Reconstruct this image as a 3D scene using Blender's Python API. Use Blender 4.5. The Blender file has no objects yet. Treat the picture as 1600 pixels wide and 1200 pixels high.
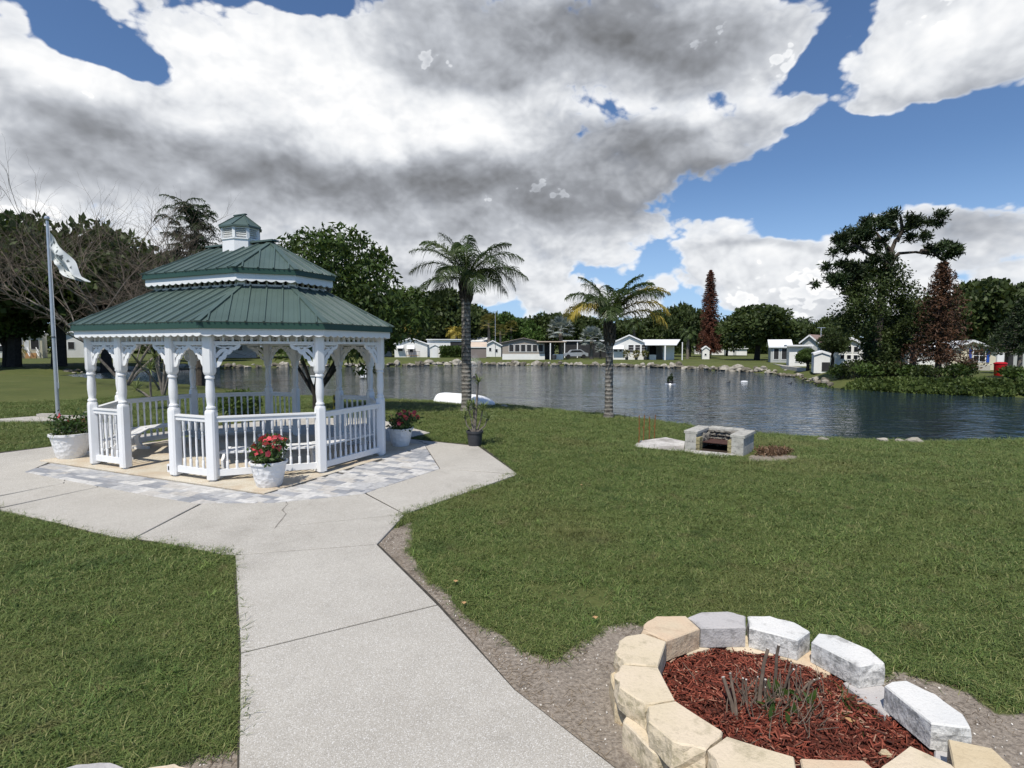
import bpy, math, random
import numpy as np
from mathutils import Vector, Matrix, noise

random.seed(7)
RNG = np.random.default_rng(7)
S = bpy.context.scene
COL = S.collection
R = math.radians
PI = math.pi

# ------------------------------------------------------------------ camera
H = 2.0; F = 852.0; PITCH = 0.067
cam_d = bpy.data.cameras.new('camera')
cam = bpy.data.objects.new('camera', cam_d); COL.objects.link(cam)
cam.location = (0, 0, H); cam.rotation_euler = (PI/2-PITCH, 0, 0)
cam_d.sensor_width = 36; cam_d.lens = F/1600*36
cam_d.clip_start = 0.05; cam_d.clip_end = 9000
S.camera = cam
S.cycles.max_bounces = 7; S.cycles.diffuse_bounces = 2; S.cycles.glossy_bounces = 3; S.cycles.transmission_bounces = 4; S.cycles.transparent_max_bounces = 8
S.cycles.caustics_reflective = False; S.cycles.caustics_refractive = False

def ray(px, py):
    dx = (px-800)/F; dv = -(py-600)/F
    c, s = math.cos(PITCH), math.sin(PITCH)
    return Vector((dx, c+s*dv, -s+c*dv))

# ------------------------------------------------------------------ sun, exposure
SUN_EL = R(58); SUN_AZ = R(203)      # azimuth of the sun measured clockwise from +Y
sd = bpy.data.lights.new('sun', 'SUN'); sd.energy = 4.4; sd.angle = R(0.53); sd.color = (1, 0.94, 0.84)
sun = bpy.data.objects.new('sun', sd); COL.objects.link(sun)
sdir = Vector((math.sin(SUN_AZ)*math.cos(SUN_EL), math.cos(SUN_AZ)*math.cos(SUN_EL), math.sin(SUN_EL)))
sun.rotation_euler = sdir.to_track_quat('Z', 'Y').to_euler(); sun.location = (0, -20, 40)
S.view_settings.view_transform = 'Standard'; S.view_settings.look = 'None'
S.view_settings.exposure = 0.10; S.view_settings.gamma = 1.0; S.view_settings.use_curve_mapping = False

# ------------------------------------------------------------------ node helpers
class NT:
    def __init__(s, nt): s.nt = nt; s.n = nt.nodes; s.l = nt.links
    def new(s, t, **k):
        nd = s.n.new(t)
        for a, b in k.items(): setattr(nd, a, b)
        return nd
    def put(s, inp, v):
        if isinstance(v, bpy.types.NodeSocket): s.l.new(v, inp)
        else: inp.default_value = v
    def m(s, op, a, b=None, c=None, clamp=False):
        nd = s.new('ShaderNodeMath', operation=op, use_clamp=clamp)
        s.put(nd.inputs[0], a)
        if b is not None: s.put(nd.inputs[1], b)
        if c is not None: s.put(nd.inputs[2], c)
        return nd.outputs[0]
    def vm(s, op, a, b=None):
        nd = s.new('ShaderNodeVectorMath', operation=op); s.put(nd.inputs[0], a)
        if b is not None: s.put(nd.inputs[1], b)
        return nd.outputs[0]
    def noise(s, vec, scale, detail=4, rough=.55, dist=0, lac=2.0):
        nd = s.new('ShaderNodeTexNoise'); s.put(nd.inputs['Vector'], vec)
        nd.inputs['Scale'].default_value = scale; nd.inputs['Detail'].default_value = detail
        nd.inputs['Roughness'].default_value = rough; nd.inputs['Distortion'].default_value = dist
        nd.inputs['Lacunarity'].default_value = lac
        return nd.outputs['Fac']
    def vor(s, vec, scale, feature='F1', out='Distance'):
        nd = s.new('ShaderNodeTexVoronoi', feature=feature); s.put(nd.inputs['Vector'], vec)
        nd.inputs['Scale'].default_value = scale
        return nd.outputs[out]
    def rng(s, v, a, b, c=0., d=1., smooth=True):
        nd = s.new('ShaderNodeMapRange'); nd.interpolation_type = 'SMOOTHSTEP' if smooth else 'LINEAR'
        s.put(nd.inputs[0], v); s.put(nd.inputs[1], a); s.put(nd.inputs[2], b); s.put(nd.inputs[3], c); s.put(nd.inputs[4], d)
        return nd.outputs[0]
    def mix(s, f, a, b, blend='MIX'):
        nd = s.new('ShaderNodeMix', data_type='RGBA', blend_type=blend)
        s.put(nd.inputs[0], f)
        s.put(nd.inputs[6], a if isinstance(a, bpy.types.NodeSocket) else (*a[:3], 1))
        s.put(nd.inputs[7], b if isinstance(b, bpy.types.NodeSocket) else (*b[:3], 1))
        return nd.outputs[2]
    def ramp(s, f, stops):
        nd = s.new('ShaderNodeValToRGB'); s.put(nd.inputs[0], f)
        e = nd.color_ramp.elements
        while len(e) < len(stops): e.new(.5)
        for i, (p, c) in enumerate(stops): e[i].position = p; e[i].color = (*c[:3], 1)
        return nd.outputs[0]

# ------------------------------------------------------------------ world: blue sky with cumulus
def build_world():
    w = bpy.data.worlds.new('World'); S.world = w; w.use_nodes = True
    t = NT(w.node_tree); t.n.clear()
    sky = t.new('ShaderNodeTexSky'); sky.sky_type = 'NISHITA'; sky.sun_disc = False
    sky.sun_elevation = SUN_EL; sky.sun_rotation = SUN_AZ
    sky.air_density = 1.0; sky.dust_density = .3; sky.ozone_density = 4.5
    tc = t.new('ShaderNodeTexCoord'); d = tc.outputs['Generated']
    sep = t.new('ShaderNodeSeparateXYZ'); t.l.new(d, sep.inputs[0])
    x, y, z = sep.outputs
    az = t.m('ARCTAN2', x, y); el = t.m('ARCSINE', z)
    warp = t.noise(d, 4.5, 2, .5)
    azw = t.m('ADD', az, t.m('MULTIPLY', t.m('SUBTRACT', warp, .5), .16))
    elw = t.m('ADD', el, t.m('MULTIPLY', t.m('SUBTRACT', t.noise(t.vm('ADD', d, (4.2, 1.3, 7.7)), 4.6, 2, .5), .5), .14))
    cmb = t.new('ShaderNodeCombineXYZ'); t.l.new(azw, cmb.inputs[0]); t.l.new(elw, cmb.inputs[1]); AE = cmb.outputs[0]
    def blob(acc, px, py, rx, ry, wgt, tilt=0.):
        v = ray(px, py).normalized(); a0 = math.atan2(v.x, v.y); e0 = math.asin(v.z)
        v2 = ray(px+rx, py).normalized(); ra = abs(math.atan2(v2.x, v2.y)-a0)
        v3 = ray(px, py-ry).normalized(); re = abs(math.asin(v3.z)-e0)
        src = AE
        if tilt:
            sh = t.new('ShaderNodeCombineXYZ'); t.l.new(azw, sh.inputs[0]); t.l.new(t.m('MULTIPLY_ADD', azw, tilt*re/ra, elw), sh.inputs[1]); src = sh.outputs[0]; e0 = e0+a0*tilt*re/ra
        nd = t.new('ShaderNodeVectorMath', operation='MULTIPLY_ADD'); t.l.new(src, nd.inputs[0])
        nd.inputs[1].default_value = (1/ra, 1/re, 0); nd.inputs[2].default_value = (-a0/ra, -e0/re, 0)
        dt = t.new('ShaderNodeVectorMath', operation='DOT_PRODUCT'); t.l.new(nd.outputs[0], dt.inputs[0]); t.l.new(nd.outputs[0], dt.inputs[1])
        return t.m('MULTIPLY_ADD', t.m('POWER', .36788, dt.outputs['Value']), wgt, acc)
    def total(bl, base):
        acc = base
        for b in bl: acc = blob(acc, *b)
        return acc
    cover = [(60, 190, 130, 110, .5), (300, 180, 200, 130, .6), (560, 210, 300, 130, .75), (900, 50, 360, 95, 1.1),
             (800, 260, 420, 90, .6), (1100, 230, 150, 60, .5), (1240, 180, 60, 22, .25), (1180, 45, 150, 45, .3), (1360, 170, 70, 22, .45), (1480, 85, 150, 68, 1.35, .25),
             (1560, 20, 120, 50, .5), (950, 350, 240, 40, .35), (1150, 345, 110, 20, .3), (1190, 415, 170, 40, .45),
             (1370, 340, 60, 18, .35), (1520, 345, 140, 45, .5), (1400, 440, 300, 50, .45), (700, 400, 260, 90, .45), (200, 290, 300, 70, .4),
             (1040, 115, 150, 50, .38), (1080, 385, 90, 20, .2), (40, 20, 70, 26, .15), (330, 10, 150, 40, .3), (350, 430, 700, 80, .30), (1050, 455, 800, 45, .20), (100, 290, 260, 90, .45), (1180, 395, 120, 30, .25), (860, 430, 90, 25, .25), (640, 400, 90, 30, .2), (1450, 400, 260, 60, .22),
             (140, 65, 75, 42, -1.3, .4), (450, 12, 100, 30, -1.1), (1370, 265, 180, 58, -1.0, .15), (1270, 95, 62, 60, -.7), (1300, 20, 60, 30, -.25), (1570, 240, 120, 60, -.7),
             (1200, 300, 80, 45, -.35), (1080, 385, 60, 14, -.2), (950, 415, 70, 14, -.2), (120, 345, 90, 18, -.35), (1030, 425, 90, 20, -.35), (1340, 400, 70, 16, -.3), (620, 440, 60, 14, -.2), (760, 478, 120, 12, -.15),
             (1060, 105, 40, 12, -.2), (890, 150, 16, 8, -.2)]
    base = .61
    C = total(cover, base)
    dark = [(930, 45, 310, 78, .56), (1060, 95, 150, 45, .15), (860, 290, 400, 46, .46), (560, 295, 260, 38, .26),
            (330, 240, 180, 40, .30), (110, 225, 110, 60, .22), (160, 300, 200, 40, .26), (1000, 215, 120, 42, .40), (950, 335, 160, 26, .24),
            (690, 365, 160, 26, .25), (1540, 350, 120, 25, .22), (1500, 140, 120, 18, .2), (1150, 270, 80, 25, .2),
            (1200, 385, 120, 10, .2), (620, 440, 60, 30, .15), (660, 95, 50, 30, .25), (780, 130, 60, 24, .2),
            (330, 90, 140, 70, -.25), (560, 160, 120, 60, -.25), (720, 215, 100, 45, -.25), (1130, 155, 90, 22, -.25), (240, 150, 120, 50, -.15), (1450, 60, 120, 40, -.25), (1240, 235, 60, 30, -.2), (970, 175, 60, 20, -.3), (60, 110, 80, 50, -.2)]
    sc = t.new('ShaderNodeMapping'); sc.inputs['Scale'].default_value = (1, 1, 1.45); t.l.new(d, sc.inputs[0]); dm = sc.outputs[0]
    wv = t.new('ShaderNodeTexNoise'); wv.inputs['Scale'].default_value = 6.; wv.inputs['Detail'].default_value = 3; t.l.new(dm, wv.inputs['Vector'])
    off = t.vm('MULTIPLY', t.vm('SUBTRACT', wv.outputs['Color'], (.5, .5, .5)), (.055, .055, .055))
    dm = t.vm('ADD', dm, off)
    def puff(v, scale, detail):
        nd = t.new('ShaderNodeTexVoronoi', feature='F1'); nd.inputs['Scale'].default_value = scale
        nd.inputs['Detail'].default_value = detail; nd.inputs['Roughness'].default_value = .6; nd.inputs['Lacunarity'].default_value = 2.3
        t.put(nd.inputs['Vector'], v); return t.m('SUBTRACT', 1., nd.outputs['Distance'])
    def fb(v, dn):
        return t.m('ADD', t.m('MULTIPLY', t.noise(v, 3.4, dn, .60), .85), t.m('MULTIPLY', puff(v, 6.5, 3), .36))
    n0 = fb(dm, 8)
    n1 = fb(t.vm('ADD', dm, (.010, -.004, .030)), 8)
    dens = t.m('ADD', C, t.m('MULTIPLY', t.m('SUBTRACT', n0, .66), 1.7))
    alpha = t.rng(dens, .40, .57)
    alpha = t.m('MULTIPLY', alpha, t.rng(dens, .3, .8, .86, 1.))
    D = total(dark, .27)
    relief = t.m('MULTIPLY', t.m('SUBTRACT', n1, n0), .85)
    def rim(lv, wd, amt):      # crisp lit outline of one heap of cloud in front of the next
        return t.m('MULTIPLY', t.m('MULTIPLY', t.rng(n0, lv-.012, lv+.012), t.rng(n0, lv, lv+wd, 1., 0.)), -amt)
    D = t.m('ADD', D, t.m('ADD', relief, t.m('ADD', rim(.60, .10, .20), rim(.68, .10, .26))))
    D = t.m('SUBTRACT', D, t.rng(dens, .62, .45, 0., .22))     # thin lit edges against the blue
    col = t.ramp(D, [(0., (1.02, 1.02, 1.02)), (.22, (.82, .84, .87)), (.46, (.52, .545, .59)), (.72, (.30, .315, .345)), (1., (.165, .17, .18))])
    # haze whitens the lowest band of air
    skyc = t.mix(t.m('MULTIPLY', t.rng(el, .0, .30, 1., 0.), .6), sky.outputs[0], (4.6, 6.3, 8.8))
    bg1 = t.new('ShaderNodeBackground'); t.l.new(t.mix(1., skyc, (.90, 1.0, 1.12), 'MULTIPLY'), bg1.inputs[0]); bg1.inputs[1].default_value = .095
    bg2 = t.new('ShaderNodeBackground'); t.l.new(col, bg2.inputs[0]); bg2.inputs[1].default_value = .95
    mx = t.new('ShaderNodeMixShader'); t.l.new(alpha, mx.inputs[0]); t.l.new(bg1.outputs[0], mx.inputs[1]); t.l.new(bg2.outputs[0], mx.inputs[2])
    out = t.new('ShaderNodeOutputWorld'); t.l.new(mx.outputs[0], out.inputs[0])
    w.cycles.sampling_method = 'NONE'
build_world()

# ------------------------------------------------------------------ object helpers
def link(o, parent=None):
    COL.objects.link(o)
    if parent is not None: o.parent = parent
    return o
def tag(o, label=None, cat=None, group=None, kind=None):
    if label: o['label'] = label
    if cat: o['category'] = cat
    if group: o['group'] = group
    if kind: o['kind'] = kind
    return o
def thing(name, label, cat, loc=(0, 0, 0), rz=0., group=None):
    o = bpy.data.objects.new(name, None); o.empty_display_size = .1; COL.objects.link(o)
    o.location = loc; o.rotation_euler = (0, 0, rz)
    return tag(o, label, cat, group)
def children(o): return [c for c in bpy.data.objects if c.parent == o]
_kids = {}
def copy_tree(o, parent=None):
    c = o.copy(); COL.objects.link(c)
    if parent is not None: c.parent = parent
    for ch in children(o): copy_tree(ch, c)
    return c

class MB:
    def __init__(s): s.v = []; s.f = []
    def add(s, vs, fs):
        k = len(s.v); s.v.extend([tuple(v) for v in vs]); s.f.extend([tuple(i+k for i in f) for f in fs])
    def box(s, c, sz, rz=0., rx=0., ry=0.):
        a, b, d = sz[0]/2, sz[1]/2, sz[2]/2
        vs = [Vector(p) for p in ((-a,-b,-d),(a,-b,-d),(a,b,-d),(-a,b,-d),(-a,-b,d),(a,-b,d),(a,b,d),(-a,b,d))]
        m = Matrix.Rotation(rz, 3, 'Z') @ Matrix.Rotation(ry, 3, 'Y') @ Matrix.Rotation(rx, 3, 'X')
        s.add([m@v+Vector(c) for v in vs], [(0,3,2,1),(4,5,6,7),(0,1,5,4),(1,2,6,5),(2,3,7,6),(3,0,4,7)])
        return s
    def bar(s, p, q, w, h, up=(0,0,1)):
        p = Vector(p); q = Vector(q); d = (q-p).normalized(); up = Vector(up)
        side = d.cross(up).normalized(); u = side.cross(d).normalized()
        vs = []
        for e in (p, q):
            for a, b in ((-1,-1),(1,-1),(1,1),(-1,1)): vs.append(e+side*a*w/2+u*b*h/2)
        s.add(vs, [(0,3,2,1),(4,5,6,7),(0,1,5,4),(1,2,6,5),(2,3,7,6),(3,0,4,7)])
        return s
    def prism(s, poly, z0, z1, bev=0.):
        n = len(poly)
        ar = sum(poly[i][0]*poly[(i+1)%n][1]-poly[(i+1)%n][0]*poly[i][1] for i in range(n))
        if ar < 0: poly = poly[::-1]
        rings = [[(x, y, z0) for x, y in poly]]
        if bev:
            cx = sum(p[0] for p in poly)/n; cy = sum(p[1] for p in poly)/n
            ins = []
            for x, y in poly:
                d = math.hypot(x-cx, y-cy); k = max(0, 1-bev*1.2/d); ins.append((cx+(x-cx)*k, cy+(y-cy)*k))
            rings += [[(x, y, z1-bev) for x, y in poly], [(x, y, z1) for x, y in ins]]
        else: rings += [[(x, y, z1) for x, y in poly]]
        vs = [p for r in rings for p in r]; fs = [tuple(range(n))[::-1]]
        for k in range(len(rings)-1):
            for i in range(n): fs.append((k*n+i, k*n+(i+1)%n, (k+1)*n+(i+1)%n, (k+1)*n+i))
        fs.append(tuple((len(rings)-1)*n+i for i in range(n)))
        s.add(vs, fs); return s
    def tube(s, pts, rad, n=8, cap=True):
        pts = [Vector(p) for p in pts]; k0 = len(s.v)
        if not hasattr(rad, '__len__'): rad = [rad]*len(pts)
        prev = None
        for i, p in enumerate(pts):
            d = (pts[min(i+1, len(pts)-1)]-pts[max(i-1, 0)]).normalized()
            if prev is None:
                a = Vector((0, 0, 1)) if abs(d.z) < .9 else Vector((1, 0, 0)); side = d.cross(a).normalized()
            else: side = (prev - d*prev.dot(d)).normalized()
            prev = side; u = d.cross(side)
            for j in range(n):
                t = 2*PI*j/n; s.v.append(tuple(p+(side*math.cos(t)+u*math.sin(t))*rad[i]))
        for i in range(len(pts)-1):
            for j in range(n):
                a = k0+i*n+j; b = k0+i*n+(j+1)%n; s.f.append((a, b, b+n, a+n))
        if cap:
            s.f.append(tuple(k0+j for j in range(n))[::-1]); s.f.append(tuple(k0+(len(pts)-1)*n+j for j in range(n)))
        return s
    def lathe(s, prof, n=16, c=(0, 0), sq=None):
        """prof: (r, z[, square?]) rings"""
        k0 = len(s.v)
        for p in prof:
            r, z = p[0], p[1]; square = len(p) > 2 and p[2]
            for j in range(n):
                t = 2*PI*(j+.5)/n if square else 2*PI*(j+.5)/n
                rr = r
                if square: rr = r/max(abs(math.cos(t)), abs(math.sin(t)))
                s.v.append((c[0]+rr*math.cos(t), c[1]+rr*math.sin(t), z))
        m = len(prof)
        for i in range(m-1):
            for j in range(n):
                a = k0+i*n+j; b = k0+i*n+(j+1)%n; s.f.append((a, b, b+n, a+n))
        s.f.append(tuple(k0+j for j in range(n))[::-1]); s.f.append(tuple(k0+(m-1)*n+j for j in range(n)))
        return s
    def mesh(s, name, mat, smooth=False):
        me = bpy.data.meshes.new(name); me.from_pydata(s.v, [], s.f)
        if mat: me.materials.append(mat)
        if smooth:
            me.polygons.foreach_set('use_smooth', [True]*len(me.polygons))
            try: me.set_sharp_from_angle(angle=R(38))
            except Exception: pass
        me.update(); return me
    def build(s, name, mat, parent=None, smooth=False, loc=None, rz=None):
        o = bpy.data.objects.new(name, s.mesh(name, mat, smooth)); link(o, parent)
        if loc is not None: o.location = loc
        if rz is not None: o.rotation_euler = (0, 0, rz)
        return o

def quad_mesh(name, V, mat, n=4, attr=None):
    """V: (m, n, 3) array of separate polygons"""
    V = np.asarray(V, dtype=np.float32); m = V.shape[0]; n = V.shape[1]
    me = bpy.data.meshes.new(name)
    me.vertices.add(m*n); me.vertices.foreach_set('co', V.ravel())
    me.loops.add(m*n); me.loops.foreach_set('vertex_index', np.arange(m*n, dtype=np.int32))
    me.polygons.add(m); me.polygons.foreach_set('loop_start', np.arange(0, m*n, n, dtype=np.int32))
    me.polygons.foreach_set('loop_total', np.full(m, n, dtype=np.int32))
    if mat: me.materials.append(mat)
    me.update(calc_edges=True); me.validate()
    return me
def obj(name, me, parent=None, loc=None, rz=None):
    o = bpy.data.objects.new(name, me); link(o, parent)
    if loc is not None: o.location = loc
    if rz is not None: o.rotation_euler = (0, 0, rz)
    return o

# ------------------------------------------------------------------ materials
def base_mat(name, rough=.6, spec=.3):
    m = bpy.data.materials.new(name); m.use_nodes = True; t = NT(m.node_tree)
    b = t.n['Principled BSDF']; b.inputs['Roughness'].default_value = rough
    b.inputs['Specular IOR Level'].default_value = spec
    return m, t, b
def coords(t, kind='Object'):
    tc = t.new('ShaderNodeTexCoord'); return tc.outputs[kind]
def world_pos(t):
    g = t.new('ShaderNodeNewGeometry'); return g.outputs['Position']
def bump(t, b, h, strength=.3, dist=.01):
    nd = t.new('ShaderNodeBump'); nd.inputs['Strength'].default_value = strength; nd.inputs['Distance'].default_value = dist
    t.l.new(h, nd.inputs['Height']); t.l.new(nd.outputs[0], b.inputs['Normal'])
def simple(name, c, rough=.6, var=.12, scale=3., dirt=None, dirt_amt=.3, spec=.3, bmp=0., metal=0.):
    m, t, b = base_mat(name, rough, spec); v = world_pos(t)
    n = t.noise(v, scale, 5, .6)
    lo = tuple(x*(1-var) for x in c); hi = tuple(min(1, x*(1+var)) for x in c)
    col = t.mix(t.rng(n, .3, .7), lo, hi)
    if dirt:
        n2 = t.noise(v, scale*.35, 6, .7)
        col = t.mix(t.m('MULTIPLY', t.rng(n2, .48, .72), dirt_amt), col, dirt)
    t.l.new(col, b.inputs['Base Color']); b.inputs['Metallic'].default_value = metal
    if bmp: bump(t, b, t.noise(v, scale*8, 4, .6), .4, bmp)
    return m
def leafmat(name, cols, rough=.55, trans=.25):
    m, t, b = base_mat(name, rough, .25)
    g = t.new('ShaderNodeNewGeometry'); r = g.outputs['Random Per Island']
    col = t.ramp(r, [(i/(len(cols)-1), c) for i, c in enumerate(cols)])
    n = t.noise(g.outputs['Position'], .55, 3, .5)
    col = t.mix(t.rng(n, .35, .68, 0, .55), col, tuple(x*1.7 for x in cols[-1]))
    t.l.new(col, b.inputs['Base Color'])
    if trans:
        tr = t.new('ShaderNodeBsdfTranslucent'); t.l.new(t.mix(.5, col, (.12, .16, .02)), tr.inputs[0])
        mx = t.new('ShaderNodeMixShader'); mx.inputs[0].default_value = trans
        t.l.new(b.outputs[0], mx.inputs[1]); t.l.new(tr.outputs[0], mx.inputs[2])
        t.l.new(mx.outputs[0], t.n['Material Output'].inputs[0])
    return m
M = {}
M['white'] = simple('white_vinyl', (.80, .81, .82), .38, .025, 2.5, dirt=(.62, .60, .55), dirt_amt=.22, spec=.4)
M['white_wall'] = simple('white_siding', (.78, .78, .76), .5, .04, .8, dirt=(.55, .53, .48), dirt_amt=.3)
M['white_roof'] = simple('white_metal_roof', (.82, .83, .84), .4, .04, .6, dirt=(.6, .6, .58), dirt_amt=.25)
M['roof_green'] = simple('green_metal', (.072, .108, .095), .40, .10, 1.6, dirt=(.13, .165, .15), dirt_amt=.5, spec=.5)
M['green_trim'] = simple('green_trim', (.030, .072, .055), .35, .06, 2)
M['black'] = simple('black_rubber', (.02, .02, .022), .5)
M['dark_pot'] = simple('charcoal_plastic', (.045, .048, .055), .5, .15, 9)
M['steel'] = simple('brushed_aluminium', (.52, .54, .57), .35, .06, 5, metal=.6)
M['dark_glass'] = simple('dark_glass', (.012, .014, .018), .08, .2, 1, spec=.6)
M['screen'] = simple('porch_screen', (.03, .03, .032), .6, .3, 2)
M['tan_wall'] = simple('tan_siding', (.34, .30, .26), .6, .05, 1)
M['cream_wall'] = simple('cream_siding', (.62, .58, .44), .6, .05, 1)
M['grey_wall'] = simple('grey_siding', (.42, .43, .42), .6, .05, 1)
M['taupe_wall'] = simple('taupe_siding', (.22, .19, .18), .6, .05, 1)
M['tan_roof'] = simple('tan_roof', (.55, .45, .36), .6, .08, .8)
M['brown_roof'] = simple('brown_shingle', (.28, .20, .17), .8, .15, 3)
M['grey_roof'] = simple('grey_shingle', (.30, .31, .32), .8, .12, 3)
M['blue'] = simple('blue_paint', (.02, .07, .33), .5)
M['red'] = simple('red_plastic', (.42, .008, .015), .4)
M['wood'] = simple('deck_wood', (.45, .28, .13), .7, .15, 6)
M['post_yellow'] = simple('yellow_post', (.42, .33, .06), .6)
M['bark'] = simple('bark', (.075, .062, .05), .9, .35, 9, bmp=.02)
M['bark_dark'] = simple('dark_bark', (.03, .026, .022), .9, .35, 6, bmp=.02)
M['bark_pale'] = simple('pale_bark', (.17, .15, .13), .9, .3, 8, bmp=.01)
M['dead_twig'] = simple('grey_twig', (.16, .128, .10), .9, .25, 12)
M['stump'] = simple('cut_stem_bark', (.13, .10, .078), .9, .3, 25)
M['cut_wood'] = simple('cut_wood', (.62, .58, .52), .7, .2, 20)
M['oak'] = leafmat('oak_leaf', [(.013, .023, .007), (.030, .046, .014), (.056, .078, .024)])
M['oak2'] = leafmat('bright_leaf', [(.022, .045, .010), (.040, .078, .016), (.07, .12, .025)])
M['bush'] = leafmat('bush_leaf', [(.015, .03, .009), (.032, .058, .014), (.06, .095, .022)])
M['bank'] = leafmat('bank_leaf', [(.014, .028, .007), (.035, .060, .014), (.085, .115, .030)])
M['yellowish'] = leafmat('yellowing_leaf', [(.05, .07, .02), (.11, .11, .03), (.2, .16, .05)])
M['dry'] = leafmat('dead_needles', [(.022, .013, .008), (.050, .024, .014), (.085, .042, .022)], trans=.05)
M['rust'] = leafmat('rusty_needles', [(.03, .014, .009), (.075, .026, .016), (.12, .045, .026)], trans=.05)
M['pine'] = leafmat('pine_needle', [(.008, .015, .006), (.018, .03, .01), (.03, .05, .016)], trans=.1)
M['silver'] = leafmat('silver_palm', [(.09, .11, .10), (.17, .20, .185), (.28, .31, .29)], trans=.1)
M['palm'] = leafmat('palm_leaf', [(.018, .030, .010), (.035, .055, .018), (.07, .10, .035)], rough=.42)
M['palm_y'] = leafmat('palm_leaf_yellow', [(.06, .075, .015), (.17, .15, .025), (.33, .25, .05)], rough=.45)
M['petal'] = leafmat('red_petal', [(.38, .008, .02), (.56, .025, .05), (.70, .13, .15)], trans=.25)
M['plantleaf'] = leafmat('glossy_leaf', [(.012, .028, .008), (.028, .06, .014), (.06, .10, .03)], rough=.3)
M['drac'] = leafmat('dracaena_leaf', [(.05, .08, .02), (.11, .15, .05), (.22, .26, .11)], rough=.4)

# ------------------------------------------------------------------ pond outline and terrain
WATER = -.35
def on_plane(px, py, z=0.):
    d = ray(px, py); k = (z-H)/d.z; return (d.x*k, d.y*k)
near_px = [(92, 586), (215, 594.5), (320, 602), (400, 610), (470, 616), (600, 624), (690, 627), (770, 631),
           (830, 636), (900, 643.5), (951, 647.5), (1000, 654), (1100, 667), (1200, 678), (1300, 685.5), (1450, 689), (1600, 686), (1900, 676), (2600, 655)]
far_px = [(2600, 640), (1900, 630), (1600, 621), (1500, 618), (1400, 613.5), (1300, 606), (1265, 599), (1240, 590), (1200, 584), (1150, 580.5), (1100, 578), (1000, 574),
          (900, 571.5), (740, 570.5), (600, 573), (420, 574), (350, 575), (250, 577), (160, 581.5), (110, 584.5)]
near_w = [on_plane(x, y, WATER) for x, y in near_px]; far_w = [on_plane(x, y, WATER) for x, y in far_px]
POND = np.array(near_w+far_w)
SEG_A = POND; SEG_B = np.roll(POND, -1, 0)
SEG_FAR = np.array([0]*(len(near_w)-1)+[1]*(len(far_w)+1), dtype=bool)
def poly_in(P, poly):
    x, y = P[:, 0], P[:, 1]; ins = np.zeros(len(P), bool); n = len(poly)
    for i in range(n):
        x1, y1 = poly[i]; x2, y2 = poly[(i+1) % n]
        c = ((y1 > y) != (y2 > y)); 
        with np.errstate(divide='ignore', invalid='ignore'): xi = (x2-x1)*(y-y1)/(y2-y1+1e-12)+x1
        ins ^= c & (x < xi)
    return ins
def poly_dist(P, A, B):
    best = np.full(len(P), 1e9); idx = np.zeros(len(P), int)
    for i in range(len(A)):
        a = A[i]; d = B[i]-a; L = (d**2).sum()+1e-12
        u = np.clip(((P-a)@d)/L, 0, 1); q = a+u[:, None]*d
        r = np.sqrt(((P-q)**2).sum(1)); m = r < best; best[m] = r[m]; idx[m] = i
    return best, idx
def height(P):
    P = np.atleast_2d(np.asarray(P, float)); d, i = poly_dist(P, SEG_A, SEG_B); ins = poly_in(P, POND)
    far = SEG_FAR[i]
    u = np.clip(d/np.where(far, 2.2, 8.0), 0, 1)
    s = np.where(far, u*u*(3-2*u)*.3+u*.7, 1-(1-u)**1.6)
    lft = np.clip((P[:, 1]-40)/14, 0, 1); lft = .28*lft*lft*(3-2*lft)
    zt = np.where(P[:, 0] < -12, lft, np.where(far, .28, 0.))
    z = WATER+(zt-WATER)*s
    und = .03*np.sin(P[:, 0]*.9+1.3)*np.sin(P[:, 1]*.7)*np.clip((np.hypot(P[:, 0], P[:, 1])-8)/8, 0, 1)*u*~far
    z = z+und*.8
    return np.where(ins, WATER-.05-np.minimum(d, 2.)*.6, z)
def gz(x, y): return float(height([[x, y]])[0])
def at(px, py, dmax=400):
    """the point of the ground seen at a pixel of the photograph"""
    d = ray(px, py); k = max(1.5, (.32-H)/d.z*.98) if d.z < 0 else 1.5
    while k < dmax:
        p = Vector((0, 0, H))+d*k
        if p.z <= gz(p.x, p.y): break
        k *= 1.01
    lo = k/1.01; hi = k
    for _ in range(12):
        mid = (lo+hi)/2; p = Vector((0, 0, H))+d*mid
        if p.z <= gz(p.x, p.y): hi = mid
        else: lo = mid
    p = Vector((0, 0, H))+d*hi; return Vector((p.x, p.y, gz(p.x, p.y)))
def depth_pt(px, depth, ground=True):
    """ground point below pixel column px at y-distance depth"""
    x = (px-800)/F*depth*1.0
    return Vector((x, depth, gz(x, depth) if ground else 0.))
def col_at(px, depth):
    """column px at about the horizon"""
    return depth_pt(px, depth)
def zpix(py, depth):
    d = ray(800, py); return H+d.z/d.y*depth
def mpp(depth): return depth/F

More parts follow.
